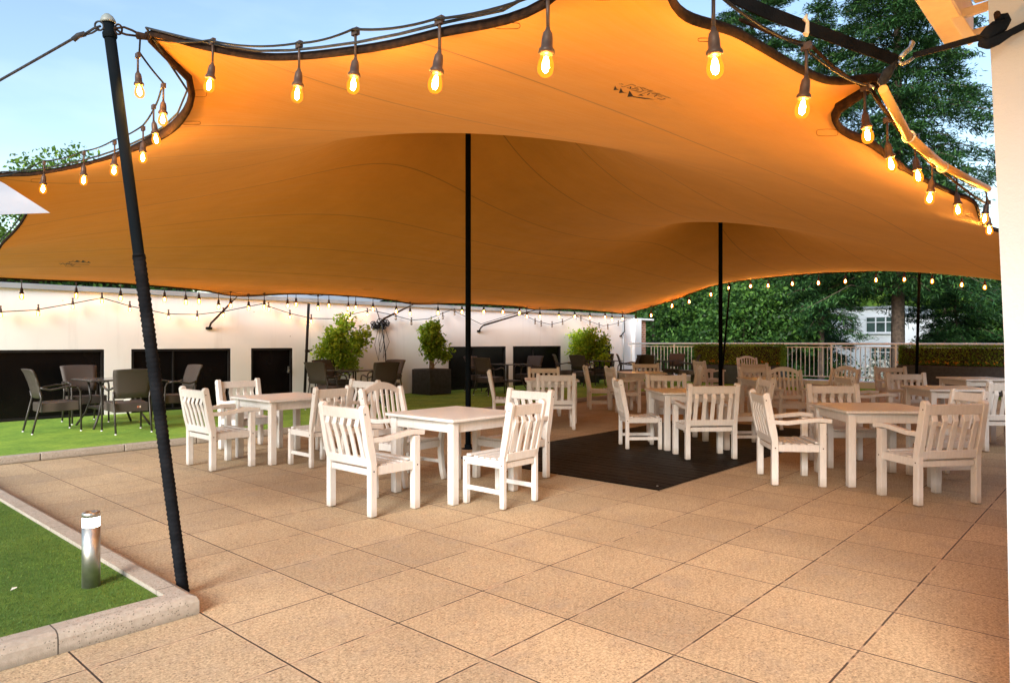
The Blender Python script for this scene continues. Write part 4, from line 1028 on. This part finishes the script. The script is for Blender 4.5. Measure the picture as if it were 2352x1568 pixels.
def wooden_table(sz=.92):
    o = empty('garden_table'); h = sz / 2
    m = MB(); m.bb((-h, -h, .712), (h, h, .738)); tp = m.build('tabletop', PAINT, o, bevel=.009, seg=3)
    m = MB(); fr = .085     # boards inset in a mitred border
    nb_ = 7; w_ = (sz - 2 * fr) / nb_
    for k in range(nb_):
        y0 = -h + fr + k * w_; m.bb((-h + fr + .002, y0 + .0015, .739), (h - fr - .002, y0 + w_ - .0015, .7408))
    for (a_, c_) in (((-h + .004, -h + .004), (h - .004, -h + fr - .002)), ((-h + .004, h - fr + .002), (h - .004, h - .004)), ((-h + .004, -h + fr), (-h + fr - .002, h - fr)), ((h - fr + .002, -h + fr), (h - .004, h - fr))):
        m.bb((*a_, .739), (*c_, .7410))
    m.build('boards', PAINT, tp, bevel=.001)
    m = MB(); i_ = h - .075
    for s in (-1, 1):
        m.bb((-i_, s * i_ - .011, .615), (i_, s * i_ + .011, .711)); m.bb((s * i_ - .011, -i_ + .012, .615), (s * i_ + .011, i_ - .012, .711))
    m.build('apron', PAINT, o, bevel=.003)
    for sx in (-1, 1):
        for sy in (-1, 1):
            m = MB(); m.bb((sx * i_ - .036, sy * i_ - .036, .004), (sx * i_ + .036, sy * i_ + .036, .711)); m.build('leg', PAINT, o, bevel=.008, seg=2)
    return o
WK, FRM = M['wicker'], pm('dark_frame', (.035, .030, .028), (.05, .045, .042), 5, .4, metal=.2)
def wicker_chair():
    o = empty('wicker_chair')
    m = MB()       # back: gently curved panel, wider at the top, S profile
    for k in range(1):
        rows = [(-.215, .50, .215), (-.235, .60, .235), (-.265, .72, .25), (-.305, .84, .262), (-.335, .90, .268), (-.345, .915, .262)]
        vs, fs = [], []; nc = 9
        for (x, z, w_) in rows:
            for j in range(nc):
                t = j / (nc - 1) * 2 - 1; xx = x - .022 * (1 - t * t); zz = z + (.010 * (1 - t * t) if z > .85 else 0)
                vs.append((xx + .014, w_ * t, zz))
        nf = len(vs)
        for (x, z, w_) in rows:
            for j in range(nc):
                t = j / (nc - 1) * 2 - 1; xx = x - .022 * (1 - t * t); zz = z + (.010 * (1 - t * t) if z > .85 else 0)
                vs.append((xx - .014, w_ * t, zz))
        R_ = len(rows)
        for i in range(R_ - 1):
            for j in range(nc - 1):
                a_ = i * nc + j; fs += [(a_, a_ + 1, a_ + nc + 1, a_ + nc), (nf + a_, nf + a_ + nc, nf + a_ + nc + 1, nf + a_ + 1)]
            for j in (0, nc - 1):
                a_ = i * nc + j; fs.append((a_, a_ + nc, nf + a_ + nc, nf + a_))
        for j in range(nc - 1):
            fs += [(j, nf + j, nf + j + 1, j + 1), ((R_ - 1) * nc + j, (R_ - 1) * nc + j + 1, nf + (R_ - 1) * nc + j + 1, nf + (R_ - 1) * nc + j)]
        m.add(vs, fs, True)
    m.build('backrest', WK, o)
    m = MB(); m.add([(-.22, -.225, .43), (.25, -.245, .445), (.25, .245, .445), (-.22, .225, .43), (-.22, -.225, .30), (.25, -.245, .31), (.25, .245, .31), (-.22, .225, .30)],
                    [(0, 1, 2, 3), (7, 6, 5, 4), (0, 4, 5, 1), (1, 5, 6, 2), (2, 6, 7, 3), (3, 7, 4, 0)]); m.build('seat', WK, o, bevel=.015, seg=3)
    for s in (-1, 1):
        m = MB(); m.tube([(-.335, s * .235, .012), (-.27, s * .232, .30), (-.225, s * .235, .50), (-.245, s * .24, .60)], .014, 8); lg = m.build('leg', FRM, o); fc = MB(); fc.lathe([(0, 0), (.015, 0), (.015, .014), (0, .014)], 8, None, (-.335, s * .235, 0)); fc.build('foot_cap', M['white'], lg)
        m = MB(); m.tube([(.27, s * .262, .012), (.262, s * .262, .40), (.258, s * .268, .58), (.235, s * .270, .632), (.19, s * .272, .655)], .014, 8); lg = m.build('leg', FRM, o); fc = MB(); fc.lathe([(0, 0), (.015, 0), (.015, .014), (0, .014)], 8, None, (.27, s * .262, 0)); fc.build('foot_cap', M['white'], lg)
        m = MB(); m.tube([(.20, s * .272, .653), (.10, s * .280, .664), (-.02, s * .285, .640), (-.13, s * .28, .622), (-.20, s * .262, .640), (-.245, s * .25, .655)], .015, 8, flat=1.3); m.build('armrest', FRM, o)
    return o
def wicker_table():
    o = empty('wicker_table'); h = .46
    m = MB(); m.bb((-h, -h, .712), (h, h, .732)); tp = m.build('tabletop', FRM, o, bevel=.006, seg=2)
    m = MB(); m.bb((-h + .03, -h + .03, .7325), (h - .03, h - .03, .737)); m.build('glass', pm('smoked_glass', (.10, .095, .09), (.14, .13, .125), 2, .12), tp)
    for sx in (-1, 1):
        for sy in (-1, 1):
            m = MB(); m.tube([(sx * .40, sy * .40, .004), (sx * .30, sy * .30, .20), (sx * .24, sy * .24, .42), (sx * .27, sy * .27, .71)], .017, 8); m.build('leg', FRM, o)
    m = MB(); m.bb((-.27, -.27, .27), (.27, .27, .31)); m.build('shelf', WK, o, bevel=.006)
    return o

P_ = {'arm': wooden_chair('arm'), 'side': wooden_chair('side'), 'arch': wooden_chair('arch'), 'table': wooden_table(), 'wchair': wicker_chair(), 'wtable': wicker_table()}
GRP = {'arm': 'white wooden garden chairs', 'side': 'white wooden garden chairs', 'arch': 'white wooden garden chairs', 'table': 'white wooden tables', 'wchair': 'dark wicker chairs', 'wtable': 'dark wicker tables'}
CAT = {'arm': 'chair', 'side': 'chair', 'arch': 'chair', 'table': 'table', 'wchair': 'chair', 'wtable': 'table'}
index_kids(); used = set()
def place(kind, x, y, deg, label, z=0.0):
    p = P_[kind]
    o = p if kind not in used else copy_tree(p)
    used.add(kind); o.location = (x, y, z); o.rotation_euler = (0, 0, math.radians(deg)); tag(o, label, CAT[kind], GRP[kind]); return o
DZ = .0125
place('table', 4.50, 4.76, 0, 'white slatted square table nearest the camera, left of the black floor')
place('table', 4.46, 7.70, 0, 'white square table on the left, next to the turf edge')
place('table', 8.47, 4.48, 46, 'white square table standing on the black floor', DZ)
place('table', 7.72, 2.02, 40, 'white square table on the right with a lit top, nearest the pillar')
place('table', 9.62, 7.72, 42, 'small looking table behind the centre pole, beside the far kerb')
place('table', 13.0, 7.95, 42, 'tan lit table in front of the far wicker set, left of the second pole')
place('table', 12.35, 4.9, 42, 'tan lit table right of the second pole, under the arched chairs')
place('table', 11.65, 2.05, 36, 'tan lit table right of and behind the right hand nearest table')
place('table', 15.0, 2.2, 40, 'farthest table on the right, in front of the long black trough')
A = 'arm'; S = 'side'
place(A, 3.60, 4.81, 0, 'white armchair seen from behind at the left of the nearest table')
place(S, 4.46, 4.14, 91, 'white armless chair on the right side of the nearest table')
place(A, 5.33, 4.80, 180, 'white armchair on the far right side of the nearest table, by the black floor')
place('arch', 4.52, 5.50, -83, 'white arched back armchair on the far left side of the nearest table')
place(A, 3.66, 7.70, 0, 'white armchair at the left end of the left table, seen from behind')
place(A, 4.50, 8.62, -86, 'white armchair behind the left table, in front of the black panels')
place(S, 4.45, 6.99, 90, 'white armless chair between the left table and the nearest table')
place(A, 5.27, 7.62, 180, 'white armchair half hidden behind the arched back chair')
place(S, 7.94, 4.88, -45, 'white armless chair on the left of the table on the black floor', DZ)
place(A, 7.80, 3.90, 47, 'white armchair seen from behind on the front side of the black floor', DZ)
place(A, 9.27, 5.16, 225, 'armchair facing the camera behind the table on the black floor', DZ)
place(S, 9.02, 3.93, 135, 'armless chair on the right of the table on the black floor', DZ)
place(A, 7.10, 2.62, -54, 'white armchair seen in profile left of the right hand table')
place(A, 7.07, 1.40, 52, 'white armchair seen from behind, nearest to the pillar on the right')
place(A, 8.46, 2.50, 223, 'armchair facing the camera behind the right hand table')
place(S, 8.25, 1.50, 139, 'white armless chair behind the rightmost near armchair')
place(A, 8.83, 7.00, 41, 'tan lit chair seen from behind right of the centre pole')
place(S, 9.02, 8.24, -48, 'side on chair just right of the centre pole, before the wicker set')
place(A, 10.32, 8.45, 221, 'tan lit chair facing the camera by the turf, behind the centre pole table')
place(S, 11.97, 8.32, -48, 'side on armless chair in front of the round looking bright bush')
place(A, 11.88, 7.66, -42, 'tan lit chair seen from behind, nearest to the tan table left of the second pole')
place(A, 13.95, 8.35, 222, 'tan lit chair facing the camera beyond the tan table left of the second pole')
place(S, 13.7, 7.25, 132, 'chair seen edge on at the right of the tan table left of the second pole')
place(A, 17.3, 8.5, -35, 'armchair behind the second pole, before the slate trough')
place('arch', 11.42, 4.18, 222, 'tan arched back chair facing the camera right of the second pole')
place('arch', 12.6, 3.95, 155, 'tan arched back chair turned sideways in front of the railing')
place(A, 13.35, 5.50, 222, 'tan chair behind the arched chair, front one of the two overlapping')
place(A, 15.6, 6.45, 222, 'tan chair behind the arched chair, rear one of the two overlapping')
place('arch', 19.6, 8.35, 222, 'white arched back chair in daylight beside the far hedge')
place(A, 11.1, 3.0, -52, 'dim armchair side on left of the tan table on the right')
place(A, 12.35, 2.62, 218, 'tan armchair facing the camera beyond the tan table on the right')
place(A, 15.3, 3.55, 218, 'tan chair farthest back on the right, left of the black trough')
place(A, 10.95, 1.38, 40, 'chair cut off by the pillar at the right edge of the view')

GZ = .086; K = 'wchair'
place('wtable', 3.98, 12.0, 0, 'dark wicker table at the far left of the turf', GZ)
place(K, 3.14, 11.84, 0, 'dark wicker chair at the far left, seen from its side', GZ)
wc_ = place(K, 3.84, 11.02, 86, 'dark wicker chair with its back to the camera beside the leaning pole', GZ)
m = MB(); m.bb((-.250, .03, .470), (-.242, .11, .496)); m.build('paper_tag', M['white'], wc_)
m = MB()
for k in range(3): m.bb((-.2285, -.12 + k * .018, .355), (-.2245, -.108 + k * .018, .385))
m.build('maker_mark', M['brick'], wc_)
place(K, 3.82, 12.78, -90, 'grey lit wicker chair facing the camera behind the far left table', GZ)
place(K, 4.90, 11.95, 180, 'wicker chair right of the leaning pole in front of the second black panel', GZ)
place('wtable', 8.55, 12.05, 6, 'dark wicker table in front of the first bush', GZ)
place(K, 7.72, 11.78, 12, 'dark wicker chair left of the table before the first bush', GZ)
place(K, 8.50, 12.80, -90, 'brown wicker chair behind the table before the first bush', GZ)
place(K, 8.42, 11.05, 78, 'black looking wicker chair with its back to the camera before the tangled cables', GZ)
place(K, 9.30, 12.0, 188, 'wicker chair right of the table before the first bush', GZ)
place('wtable', 13.45, 12.25, 0, 'dark wicker table right of the centre pole', GZ)
place(K, 12.5, 11.98, 5, 'dark wicker chair just right of the centre pole, nearest the camera', GZ)
place(K, 13.2, 13.0, -85, 'wicker chair against the wall right of the centre pole', GZ)
place(K, 14.4, 12.35, 182, 'wicker chair in front of the fifth black panel turned left', GZ)
place('wtable', 17.75, 12.25, 0, 'dark wicker table with a bright top before the round bush', GZ)
place(K, 17.0, 13.1, -60, 'wicker chair left behind the bright topped wicker table', GZ)
place(K, 16.7, 12.2, 4, 'wicker chair with its back to the camera left of the round bush', GZ)
place(K, 18.75, 12.85, 205, 'wicker chair by the wall right of the round bush', GZ)
place(K, 17.75, 11.3, 112, 'wicker chair with its back to the camera right of the round bush', GZ)
place('wtable', 19.3, 11.1, 0, 'dark wicker table in front of the railing by the brick pier', GZ)
place(K, 18.75, 11.95, -60, 'greyish wicker chair in front of the brick pier', GZ)
place(K, 18.4, 11.0, 15, 'wicker chair with its back to the camera before the brick pier', GZ)
place(K, 20.2, 11.15, 190, 'wicker chair against the railing on the far side of the last wicker table', GZ)
place(K, 19.45, 10.25, 110, 'wicker chair turned away at the right of the last wicker table', GZ)

# ------------------------------------------------------------------ potted bushes
def potted_bush(x, y, pot, w, h, zc, n, mat, label, plabel, seed, boxy=.66, ph=.62, lean=0):
    rg = np.random.default_rng(seed)
    p = empty('square_planter', (x, y, GZ), 0, plabel, 'planter', 'square black planters on the turf')
    m = MB(); a_ = boxy / 2
    m.add([(-a_, -a_, 0), (a_, -a_, 0), (a_, a_, 0), (-a_, a_, 0), (-a_, -a_, ph), (a_, -a_, ph), (a_, a_, ph), (-a_, a_, ph)], [(0, 3, 2, 1), (0, 1, 5, 4), (1, 2, 6, 5), (2, 3, 7, 6), (3, 0, 4, 7), (4, 5, 6, 7)])
    m.build('pot', M['planter'], p, bevel=.012, seg=2)
    m = MB(); m.bb((-a_ + .03, -a_ + .03, ph + .001), (a_ - .03, a_ - .03, ph + .010)); m.build('soil', M['soil'], p)
    o = empty('potted_bush', (x, y, GZ + ph), 0, label, 'bush', 'leafy bushes in planters')
    m = MB(); tips = []
    rr = random.Random(seed)
    for k in range(11):
        an = k * 2.4 + rr.uniform(-.4, .4); sp = rr.uniform(.25, 1.15) if k % 3 else rr.uniform(.05, .4); hh = rr.uniform(.75, 1.12) if k % 3 == 0 else rr.uniform(.4, .95)
        tip = Vector((math.cos(an) * w / 2 * sp, math.sin(an) * w / 2 * sp * .8, h * hh * (1 - .22 * sp)))
        mid = tip * .5 + Vector((0, 0, h * .05)); root = Vector((rr.uniform(-.06, .06), rr.uniform(-.06, .06), -.02))
        m.tube([root, mid * .6, mid * 1.1, tip], [.015, .012, .009, .004], 6)
        for t in (.35, .55, .72, .85, .95, 1.03): tips.append(mid * 1.1 + (tip - mid * 1.1) * (t * 1.3 - .3))
        for q_ in range(2):
            tw = tip + Vector((rr.uniform(-.16, .16), rr.uniform(-.12, .12), rr.uniform(-.12, .14))) * w; m.tube([mid * 1.15, tw], [.007, .003], 5); tips += [tw, tw * .93]
    m.build('branches', M['stem'], o)
    C = []
    for t in tips:
        c0 = np.array(t) + rg.normal(size=3) * .03; rad_ = rg.uniform(.045, .10) * (w / .9)
        nn = n // len(tips); C.append(c0 + rg.normal(size=(nn, 3)) * rad_ * rg.uniform(.55, 1.05) * np.array([1, 1, 1.15]))
    C = np.concatenate(C); C = C[C[:, 2] > .05]
    quads('leaves', rnd_quads(C, .092, .66, rg, up=np.array([0, 0, .5])), mat, o)
    return o
def wallpt(px, Yoff=0, y0=13.2): q_ = Wy(px, 784, y0); return q_.x, q_.y
potted_bush(11.72, 13.25, True, .95, 1.02, 1.0, 5600, M['bush'], 'dense green bush in the black planter left of the centre pole', 'black square planter left of the centre pole', 11, .70, .62)
bx, by = wallpt(776, 0, 13.3); potted_bush(bx, by, True, 1.25, 1.30, 1.0, 6500, M['bush'], 'wide olive green bush behind the second wicker set, under the wall lights', 'black square planter hidden behind the second wicker table', 12, .6, .45)
bx, by = wallpt(1346, 0, 13.25); potted_bush(bx, by, True, 1.35, 1.15, 1.0, 6500, M['bright_leaf'], 'round bright yellow green bush near the far end of the wall', 'black square planter under the bright round bush', 13, .6, .45)

# ------------------------------------------------------------------ white marquees beyond / beside
def marquee(name, pts, label, logo_=False):
    """ridge canopy from a fan of corner points round a peak"""
    c0 = Vector(pts[0]); m = MB(); peak = Vector(pts[0]); ringp = [Vector(p) for p in pts[1:]]
    n = len(ringp); K_ = 8; vs = []; fs = []
    for i in range(n):
        a_, c_ = ringp[i], ringp[(i + 1) % n]
        for u in range(6):
            e = a_.lerp(c_, u / 6); s_ = math.sin(math.pi * u / 6); ctr = sum(ringp, Vector()) / n; e = e.lerp(ctr, .07 * s_); e.z = a_.lerp(c_, u / 6).z + .10 * s_
            for k in range(K_ + 1):
                t = k / K_; p = peak.lerp(e, t); p.z -= .22 * math.sin(math.pi * t) * abs(peak.z - e.z); vs.append(p - c0)
    tot = n * 6
    for i in range(tot):
        j = (i + 1) % tot
        for k in range(K_): fs.append((i * (K_ + 1) + k, i * (K_ + 1) + k + 1, j * (K_ + 1) + k + 1, j * (K_ + 1) + k))
    m.add(vs, fs, True)
    o = empty(name, c0, 0, label, 'marquee'); m.build('canopy', M['tentwhite'], o); return o
# small white canopy in front-left: only its tip shows
tip = W(115, 489, 3.2)
marquee('white_parasol', [W(-420, 250, 4.0), tip, W(-60, 700, 3.2) + Vector((-.6, -.2, 0)), W(-900, 560, 3.4), W(-700, 430, 5.0), W(-60, 420, 5.0)], 'white fabric canopy whose pointed corner enters at the left edge')
mq = marquee('white_marquee', [Wy(690, 655, 17.5), Wy(556, 703, 14.6), Wy(858, 708, 15.2), Wy(905, 690, 20.0), Wy(560, 690, 20.0)], 'low white marquee roof with black lettering showing over the wall')
m = MB(); rr = random.Random(9)
for k in range(24):
    a_ = Wy(728 + k * 2.9, 690 + k * .35 + rr.uniform(-3, 3), 14.9); c_ = Wy(728 + k * 2.9 + rr.uniform(1, 5), 690 + k * .35 + rr.uniform(-4, 4), 14.9); m.tube([a_ - mq.location, c_ - mq.location], .012, 4)
m.build('lettering', M['ink'], mq)
pole_p = Wy(700, 700, 17.5)
m = MB(); m.tube([(0, 0, 0), (0, 0, -pole_p.z - 3.4)], .03, 8); m.build('mast', M['pole'], mq)
m = MB(); m.tube([(0, 0, 0), (0, 0, -3.6)], .03, 8)

# ------------------------------------------------------------------ trees
def tree(name, x, y, z0, h, w, trunk_r, n, size, mat, label, seed, zc=.62, clumps=46, squash=.75, group='trees beyond the terrace', spread=1.0):
    rg = np.random.default_rng(seed); rr = random.Random(seed)
    o = empty(name, (x, y, z0), 0, label, 'tree', group)
    m = MB(); th = h * .72
    m.tube([(0, 0, 0), (rr.uniform(-.1, .1), rr.uniform(-.1, .1), th * .4), (rr.uniform(-.3, .3), rr.uniform(-.3, .3), th)], [trunk_r, trunk_r * .75, trunk_r * .3], 10)
    C = []; cc = np.array([0, 0, h * zc])
    for k in range(clumps):
        d = rg.normal(size=3); d /= np.linalg.norm(d); rad_ = rg.uniform(.45, 1.0) ** .6
        c0 = cc + d * rad_ * np.array([w / 2, w / 2, h * (1 - zc) * .92])
        cr = rg.uniform(.11, .2) * w * spread
        nn = int(n / clumps * (cr / (.155 * w)) ** 2)
        q_ = rg.normal(size=(nn, 3)); q_ /= np.linalg.norm(q_, axis=1)[:, None]; q_ *= (rg.random((nn, 1)) ** .45)
        C.append(c0 + q_ * cr * np.array([1, 1, squash]))
        if k < 12:
            m.tube([(0, 0, h * (.2 + .4 * rg.random())), c0 * .5 + np.array([0, 0, h * .2]), c0], [trunk_r * .32, trunk_r * .18, trunk_r * .06], 6)
    m.build('trunk', M['bark'], o)
    quads('crown', rnd_quads(np.concatenate(C), size, .65, rg, up=np.array([0, 0, .6])), mat, o)
    return o
def conifer(x, y, z0, h, w, trunk_r, label, seed, nb=150, mat=None, zmin=.12, size=.32, droop=.22):
    rg = np.random.default_rng(seed); rr = random.Random(seed)
    o = empty('conifer', (x, y, z0), 0, label, 'tree', 'trees beyond the terrace')
    m = MB(); m.tube([(0, 0, 0), (.1, 0, h * .5), (0, .1, h)], [trunk_r, trunk_r * .6, .03], 10)
    C, D, SS = [], [], []
    for k in range(nb):
        t = zmin + (1 - zmin) * (k + rr.random()) / nb; z = h * t; L_ = w / 2 * (1 - t) ** .62 * rr.uniform(.6, 1.12) + .3
        an = k * 2.399 + rr.uniform(-.4, .4); d = np.array([math.cos(an), math.sin(an), 0]); sd = np.array([-d[1], d[0], 0])
        ri = rr.uniform(.0, .18)
        m.tube([Vector(d * 0) + Vector((0, 0, z)), Vector(d * L_ * .5) + Vector((0, 0, z + ri * L_ * .5)), Vector(d * L_) + Vector((0, 0, z + ri * L_ * .5 - droop * L_))], [max(.02, trunk_r * .16 * (1 - t) + .015), .02, .008], 5)
        ns = int(19 * L_) + 12
        s = rg.random(ns) ** .6; side = rg.uniform(-1, 1, ns)
        wid = .26 * L_ * np.sin(np.pi * np.clip(s * .8 + .18, 0, 1)) + .14
        zz = z + ri * L_ * (1 - (2 * s - 1) ** 2) * .5 - droop * L_ * s ** 2 - .10 * np.abs(side) * wid + rg.normal(size=ns) * .05 * L_ ** .5
        c0 = d[None] * (s * L_)[:, None] + sd[None] * (side * wid)[:, None]; c0[:, 2] = zz
        dd = d[None] * .8 + sd[None] * side[:, None] * 1.0 + rg.normal(size=(ns, 3)) * .25; dd[:, 2] -= .15
        # each spray is a few needles-tufts
        for rep in range(15):
            jit = rg.normal(size=(ns, 3)) * np.array([.17, .17, .05]); C.append(c0 + jit); D.append(dd + rg.normal(size=(ns, 3)) * .45)
    C = np.concatenate(C); D = np.concatenate(D); D /= np.linalg.norm(D, axis=1)[:, None]
    up = np.array([0, 0, 1]) + rg.normal(size=D.shape) * .4; sdv = np.cross(D, up); sdv /= np.linalg.norm(sdv, axis=1)[:, None]
    s_ = size * .70 * rg.uniform(.5, 1.2, (len(C), 1))
    q4 = np.stack([C - D * s_ * .5, C - sdv * s_ * .095, C + D * s_ * .5, C + sdv * s_ * .095], 1)
    m.build('trunk', M['bark'], o); quads('crown', q4, mat or M['conifer'], o)
    return o
def at(px, Y): q_ = W(px, 784, Y); return q_.x, q_.y
G0 = -3.5
x, y = at(2062, 28); conifer(x, y, G0, 25, 11.0, .30, 'towering dark conifer with a thick brown trunk above the right end of the tent', 21, 190, zmin=.27, size=.36)
x, y = at(1885, 29); conifer(x, y, G0, 19, 4.4, .16, 'slender dark conifer left of the white house', 23, 110, zmin=.27)
x, y = at(2195, 31); conifer(x, y, G0, 10.5, 5.0, .10, 'young conifer with sweeping branches right of the thick brown trunk', 27, 90, zmin=.18, size=.34)
x, y = at(2420, 30); conifer(x, y, G0, 13.5, 7.5, .22, 'conifer mostly hidden behind the pillar', 24, 110)
x, y = at(1730, 38); conifer(x, y, G0, 27, 11, .3, 'dark conifer half hidden above the tent left of the towering one', 25, 150, size=.45)
for i, (px, Y, h, w, mt, lab, sd) in enumerate([
    (1505, 31, 8.2, 6.5, 'dark_leaf', 'dark leafy tree just right of the brick pier', 31),
    (1600, 35, 9.5, 7.5, 'dark_leaf', 'deep green tree behind the left hedge', 32),
    (1700, 30, 7.2, 6.0, 'dark_leaf', 'low spreading tree behind the railing right of the second pole', 33),
    (1775, 34, 8.6, 6.2, 'dark_leaf', 'dark tree between the second pole and the white house', 34),
    (2275, 32, 6.3, 6.2, 'dark_leaf', 'dark tree right of the white house above the long hedge', 35),
    (2370, 36, 9.0, 7.0, 'mid_leaf', 'green tree behind the long hedge by the pillar', 36),
    (1430, 40, 11, 8, 'dark_leaf', 'tall tree behind the brick pier', 37),
    (1960, 66, 13.5, 13, 'mid_leaf', 'light green tree rising behind the white house', 38),
    (1840, 60, 14, 12, 'mid_leaf', 'pale green tree left behind the white house', 39),
    (2170, 64, 14, 13, 'mid_leaf', 'light green tree right behind the white house', 40)]):
    x, y = at(px, Y); tree('leafy_tree', x, y, G0, h, w, .2, 30000 if Y < 50 else 12000, .155 if Y < 50 else .42, M[mt], lab, sd, zc=.55, clumps=70)
# wood closing the view far behind
rg = np.random.default_rng(77); cs = []
for k in range(150):
    px = 1380 + rg.random() * 1100; Y = rg.uniform(72, 90); x, y = at(px, Y); r_ = rg.uniform(2.5, 4.5); zc_ = rg.uniform(-2, 9)
    q_ = rg.normal(size=(210, 3)); q_ /= np.linalg.norm(q_, axis=1)[:, None]; cs.append(np.array([x, y, zc_]) + q_ * r_)
cs = np.concatenate(cs); wd = quads('distant_wood', rnd_quads(cs, 1.3, .7, rg), M['dark_leaf']); tag(wd, 'mass of far off dark trees closing the view behind the house', 'trees', kind='stuff')
# trees and hedge north of the wall
x, y = at(145, 19.5); tree('leafy_tree', x, y, G0, 10.75, 3.0, .14, 6000, .13, M['mid_leaf'], 'green tree top showing above the tent at the far left', 41, zc=.72, clumps=60, group='trees behind the white wall')
for i, (px, Yy, lab) in enumerate([(30, 17, 'hedge section behind the white wall at the far left'), (300, 17, 'hedge section behind the white wall near the leaning pole'), (900, 18, 'hedge section behind the white wall right of the marquee'), (1130, 18, 'hedge section behind the white wall right of the centre pole'), (1320, 18, 'hedge section behind the far end of the white wall')]):
    q_ = Wy(px, 784, Yy); rgh = np.random.default_rng(60 + i)
    h_ = empty('tall_hedge', (q_.x, Yy, G0), 0, lab, 'hedge', 'tall hedges behind the white wall')
    L_ = 3.2 if i < 2 else (4.5)
    m = MB(); m.bb((-L_ / 2 + .1, .25, 0), (L_ / 2 - .1, 1.2, 6.3)); m.build('stems', M['soil'], h_)
    n_ = 9000; p_ = rgh.random((n_, 3)); f_ = rgh.integers(0, 3, n_); p_[f_ == 0, 1] = 0; p_[f_ == 1, 2] = 1
    c_ = np.array([-L_ / 2, 0, 4.5]) + p_ * np.array([L_, 1.4, 2.15]) + rgh.normal(size=(n_, 3)) * .07
    quads('foliage', rnd_quads(c_, .11, .65, rgh), M['dark_leaf'], h_)

# ------------------------------------------------------------------ white house beyond
ho = empty('white_house', (50, 12, G0), 0, 'flat roofed white house between the conifers beyond the railing', 'house')
m = MB(); m.bb((0, -.6, 0), (9, 3.9, 7.05)); m.bb((.6, -9, 0), (9, -.602, 6.5)); m.build('walls', M['house'], ho)
m = MB(); m.bb((-.15, -.75, 7.052), (9.1, 4.05, 7.2)); m.bb((.45, -9.1, 6.502), (9.1, -.76, 6.62)); m.build('roof', M['coping'], ho)
def hwin(y0, y1, z0, z1, n, x=-.02):
    f = MB(); f.bb((x - .03, y0, z0), (x + .018, y1, z0 + .08)); f.bb((x - .03, y0, z1 - .08), (x + .018, y1, z1))
    for k in range(n + 1):
        yy = y0 + (y1 - y0 - .08) * k / n; f.bb((x - .03, yy, z0 + .08), (x + .018, yy + .08, z1 - .08))
    f.bb((x - .028, y0 + .08, z1 - .42), (x + .017, y1 - .08, z1 - .36))
    w_ = f.build('window', M['white'], ho); g = MB(); g.bb((x - .01, y0 + .05, z0 + .05), (x + .015, y1 - .05, z1 - .05)); g.build('pane', M['glass'], w_)
    s_ = MB(); s_.bb((x - .12, y0 - .1, z0 - .07), (x + .018, y1 + .1, z0 - .002)); s_.build('sill', M['white'], w_)
hwin(-.35, 1.5, 5.45, 6.55, 3); hwin(-.2, 1.2, 2.2, 4.6, 3); hwin(-6, -3.5, 4.2, 5.4, 3, .58)
rgw = np.random.default_rng(90); q_ = W(2022, 850, 32)
o = empty('flowering_bush', (q_.x, q_.y, G0), 0, 'white flowering bush in front of the white house seen through the railing', 'bush')
c_ = rgw.normal(size=(900, 3)) * np.array([.42, .42, .38]) + np.array([0, 0, 3.45]); quads('blossom', rnd_quads(c_, .13, .8, rgw), M['whitefl'], o)
m = MB(); m.tube([(0, 0, 0), (0, 0, 3.2)], [.06, .03], 6)
m.build('stem', M['bark'], o)
c_ = rgw.normal(size=(2500, 3)) * np.array([.8, .8, .9]) + np.array([0, 0, 1.9]); quads('leaves', rnd_quads(c_, .14, .6, rgw), M['dark_leaf'], o)
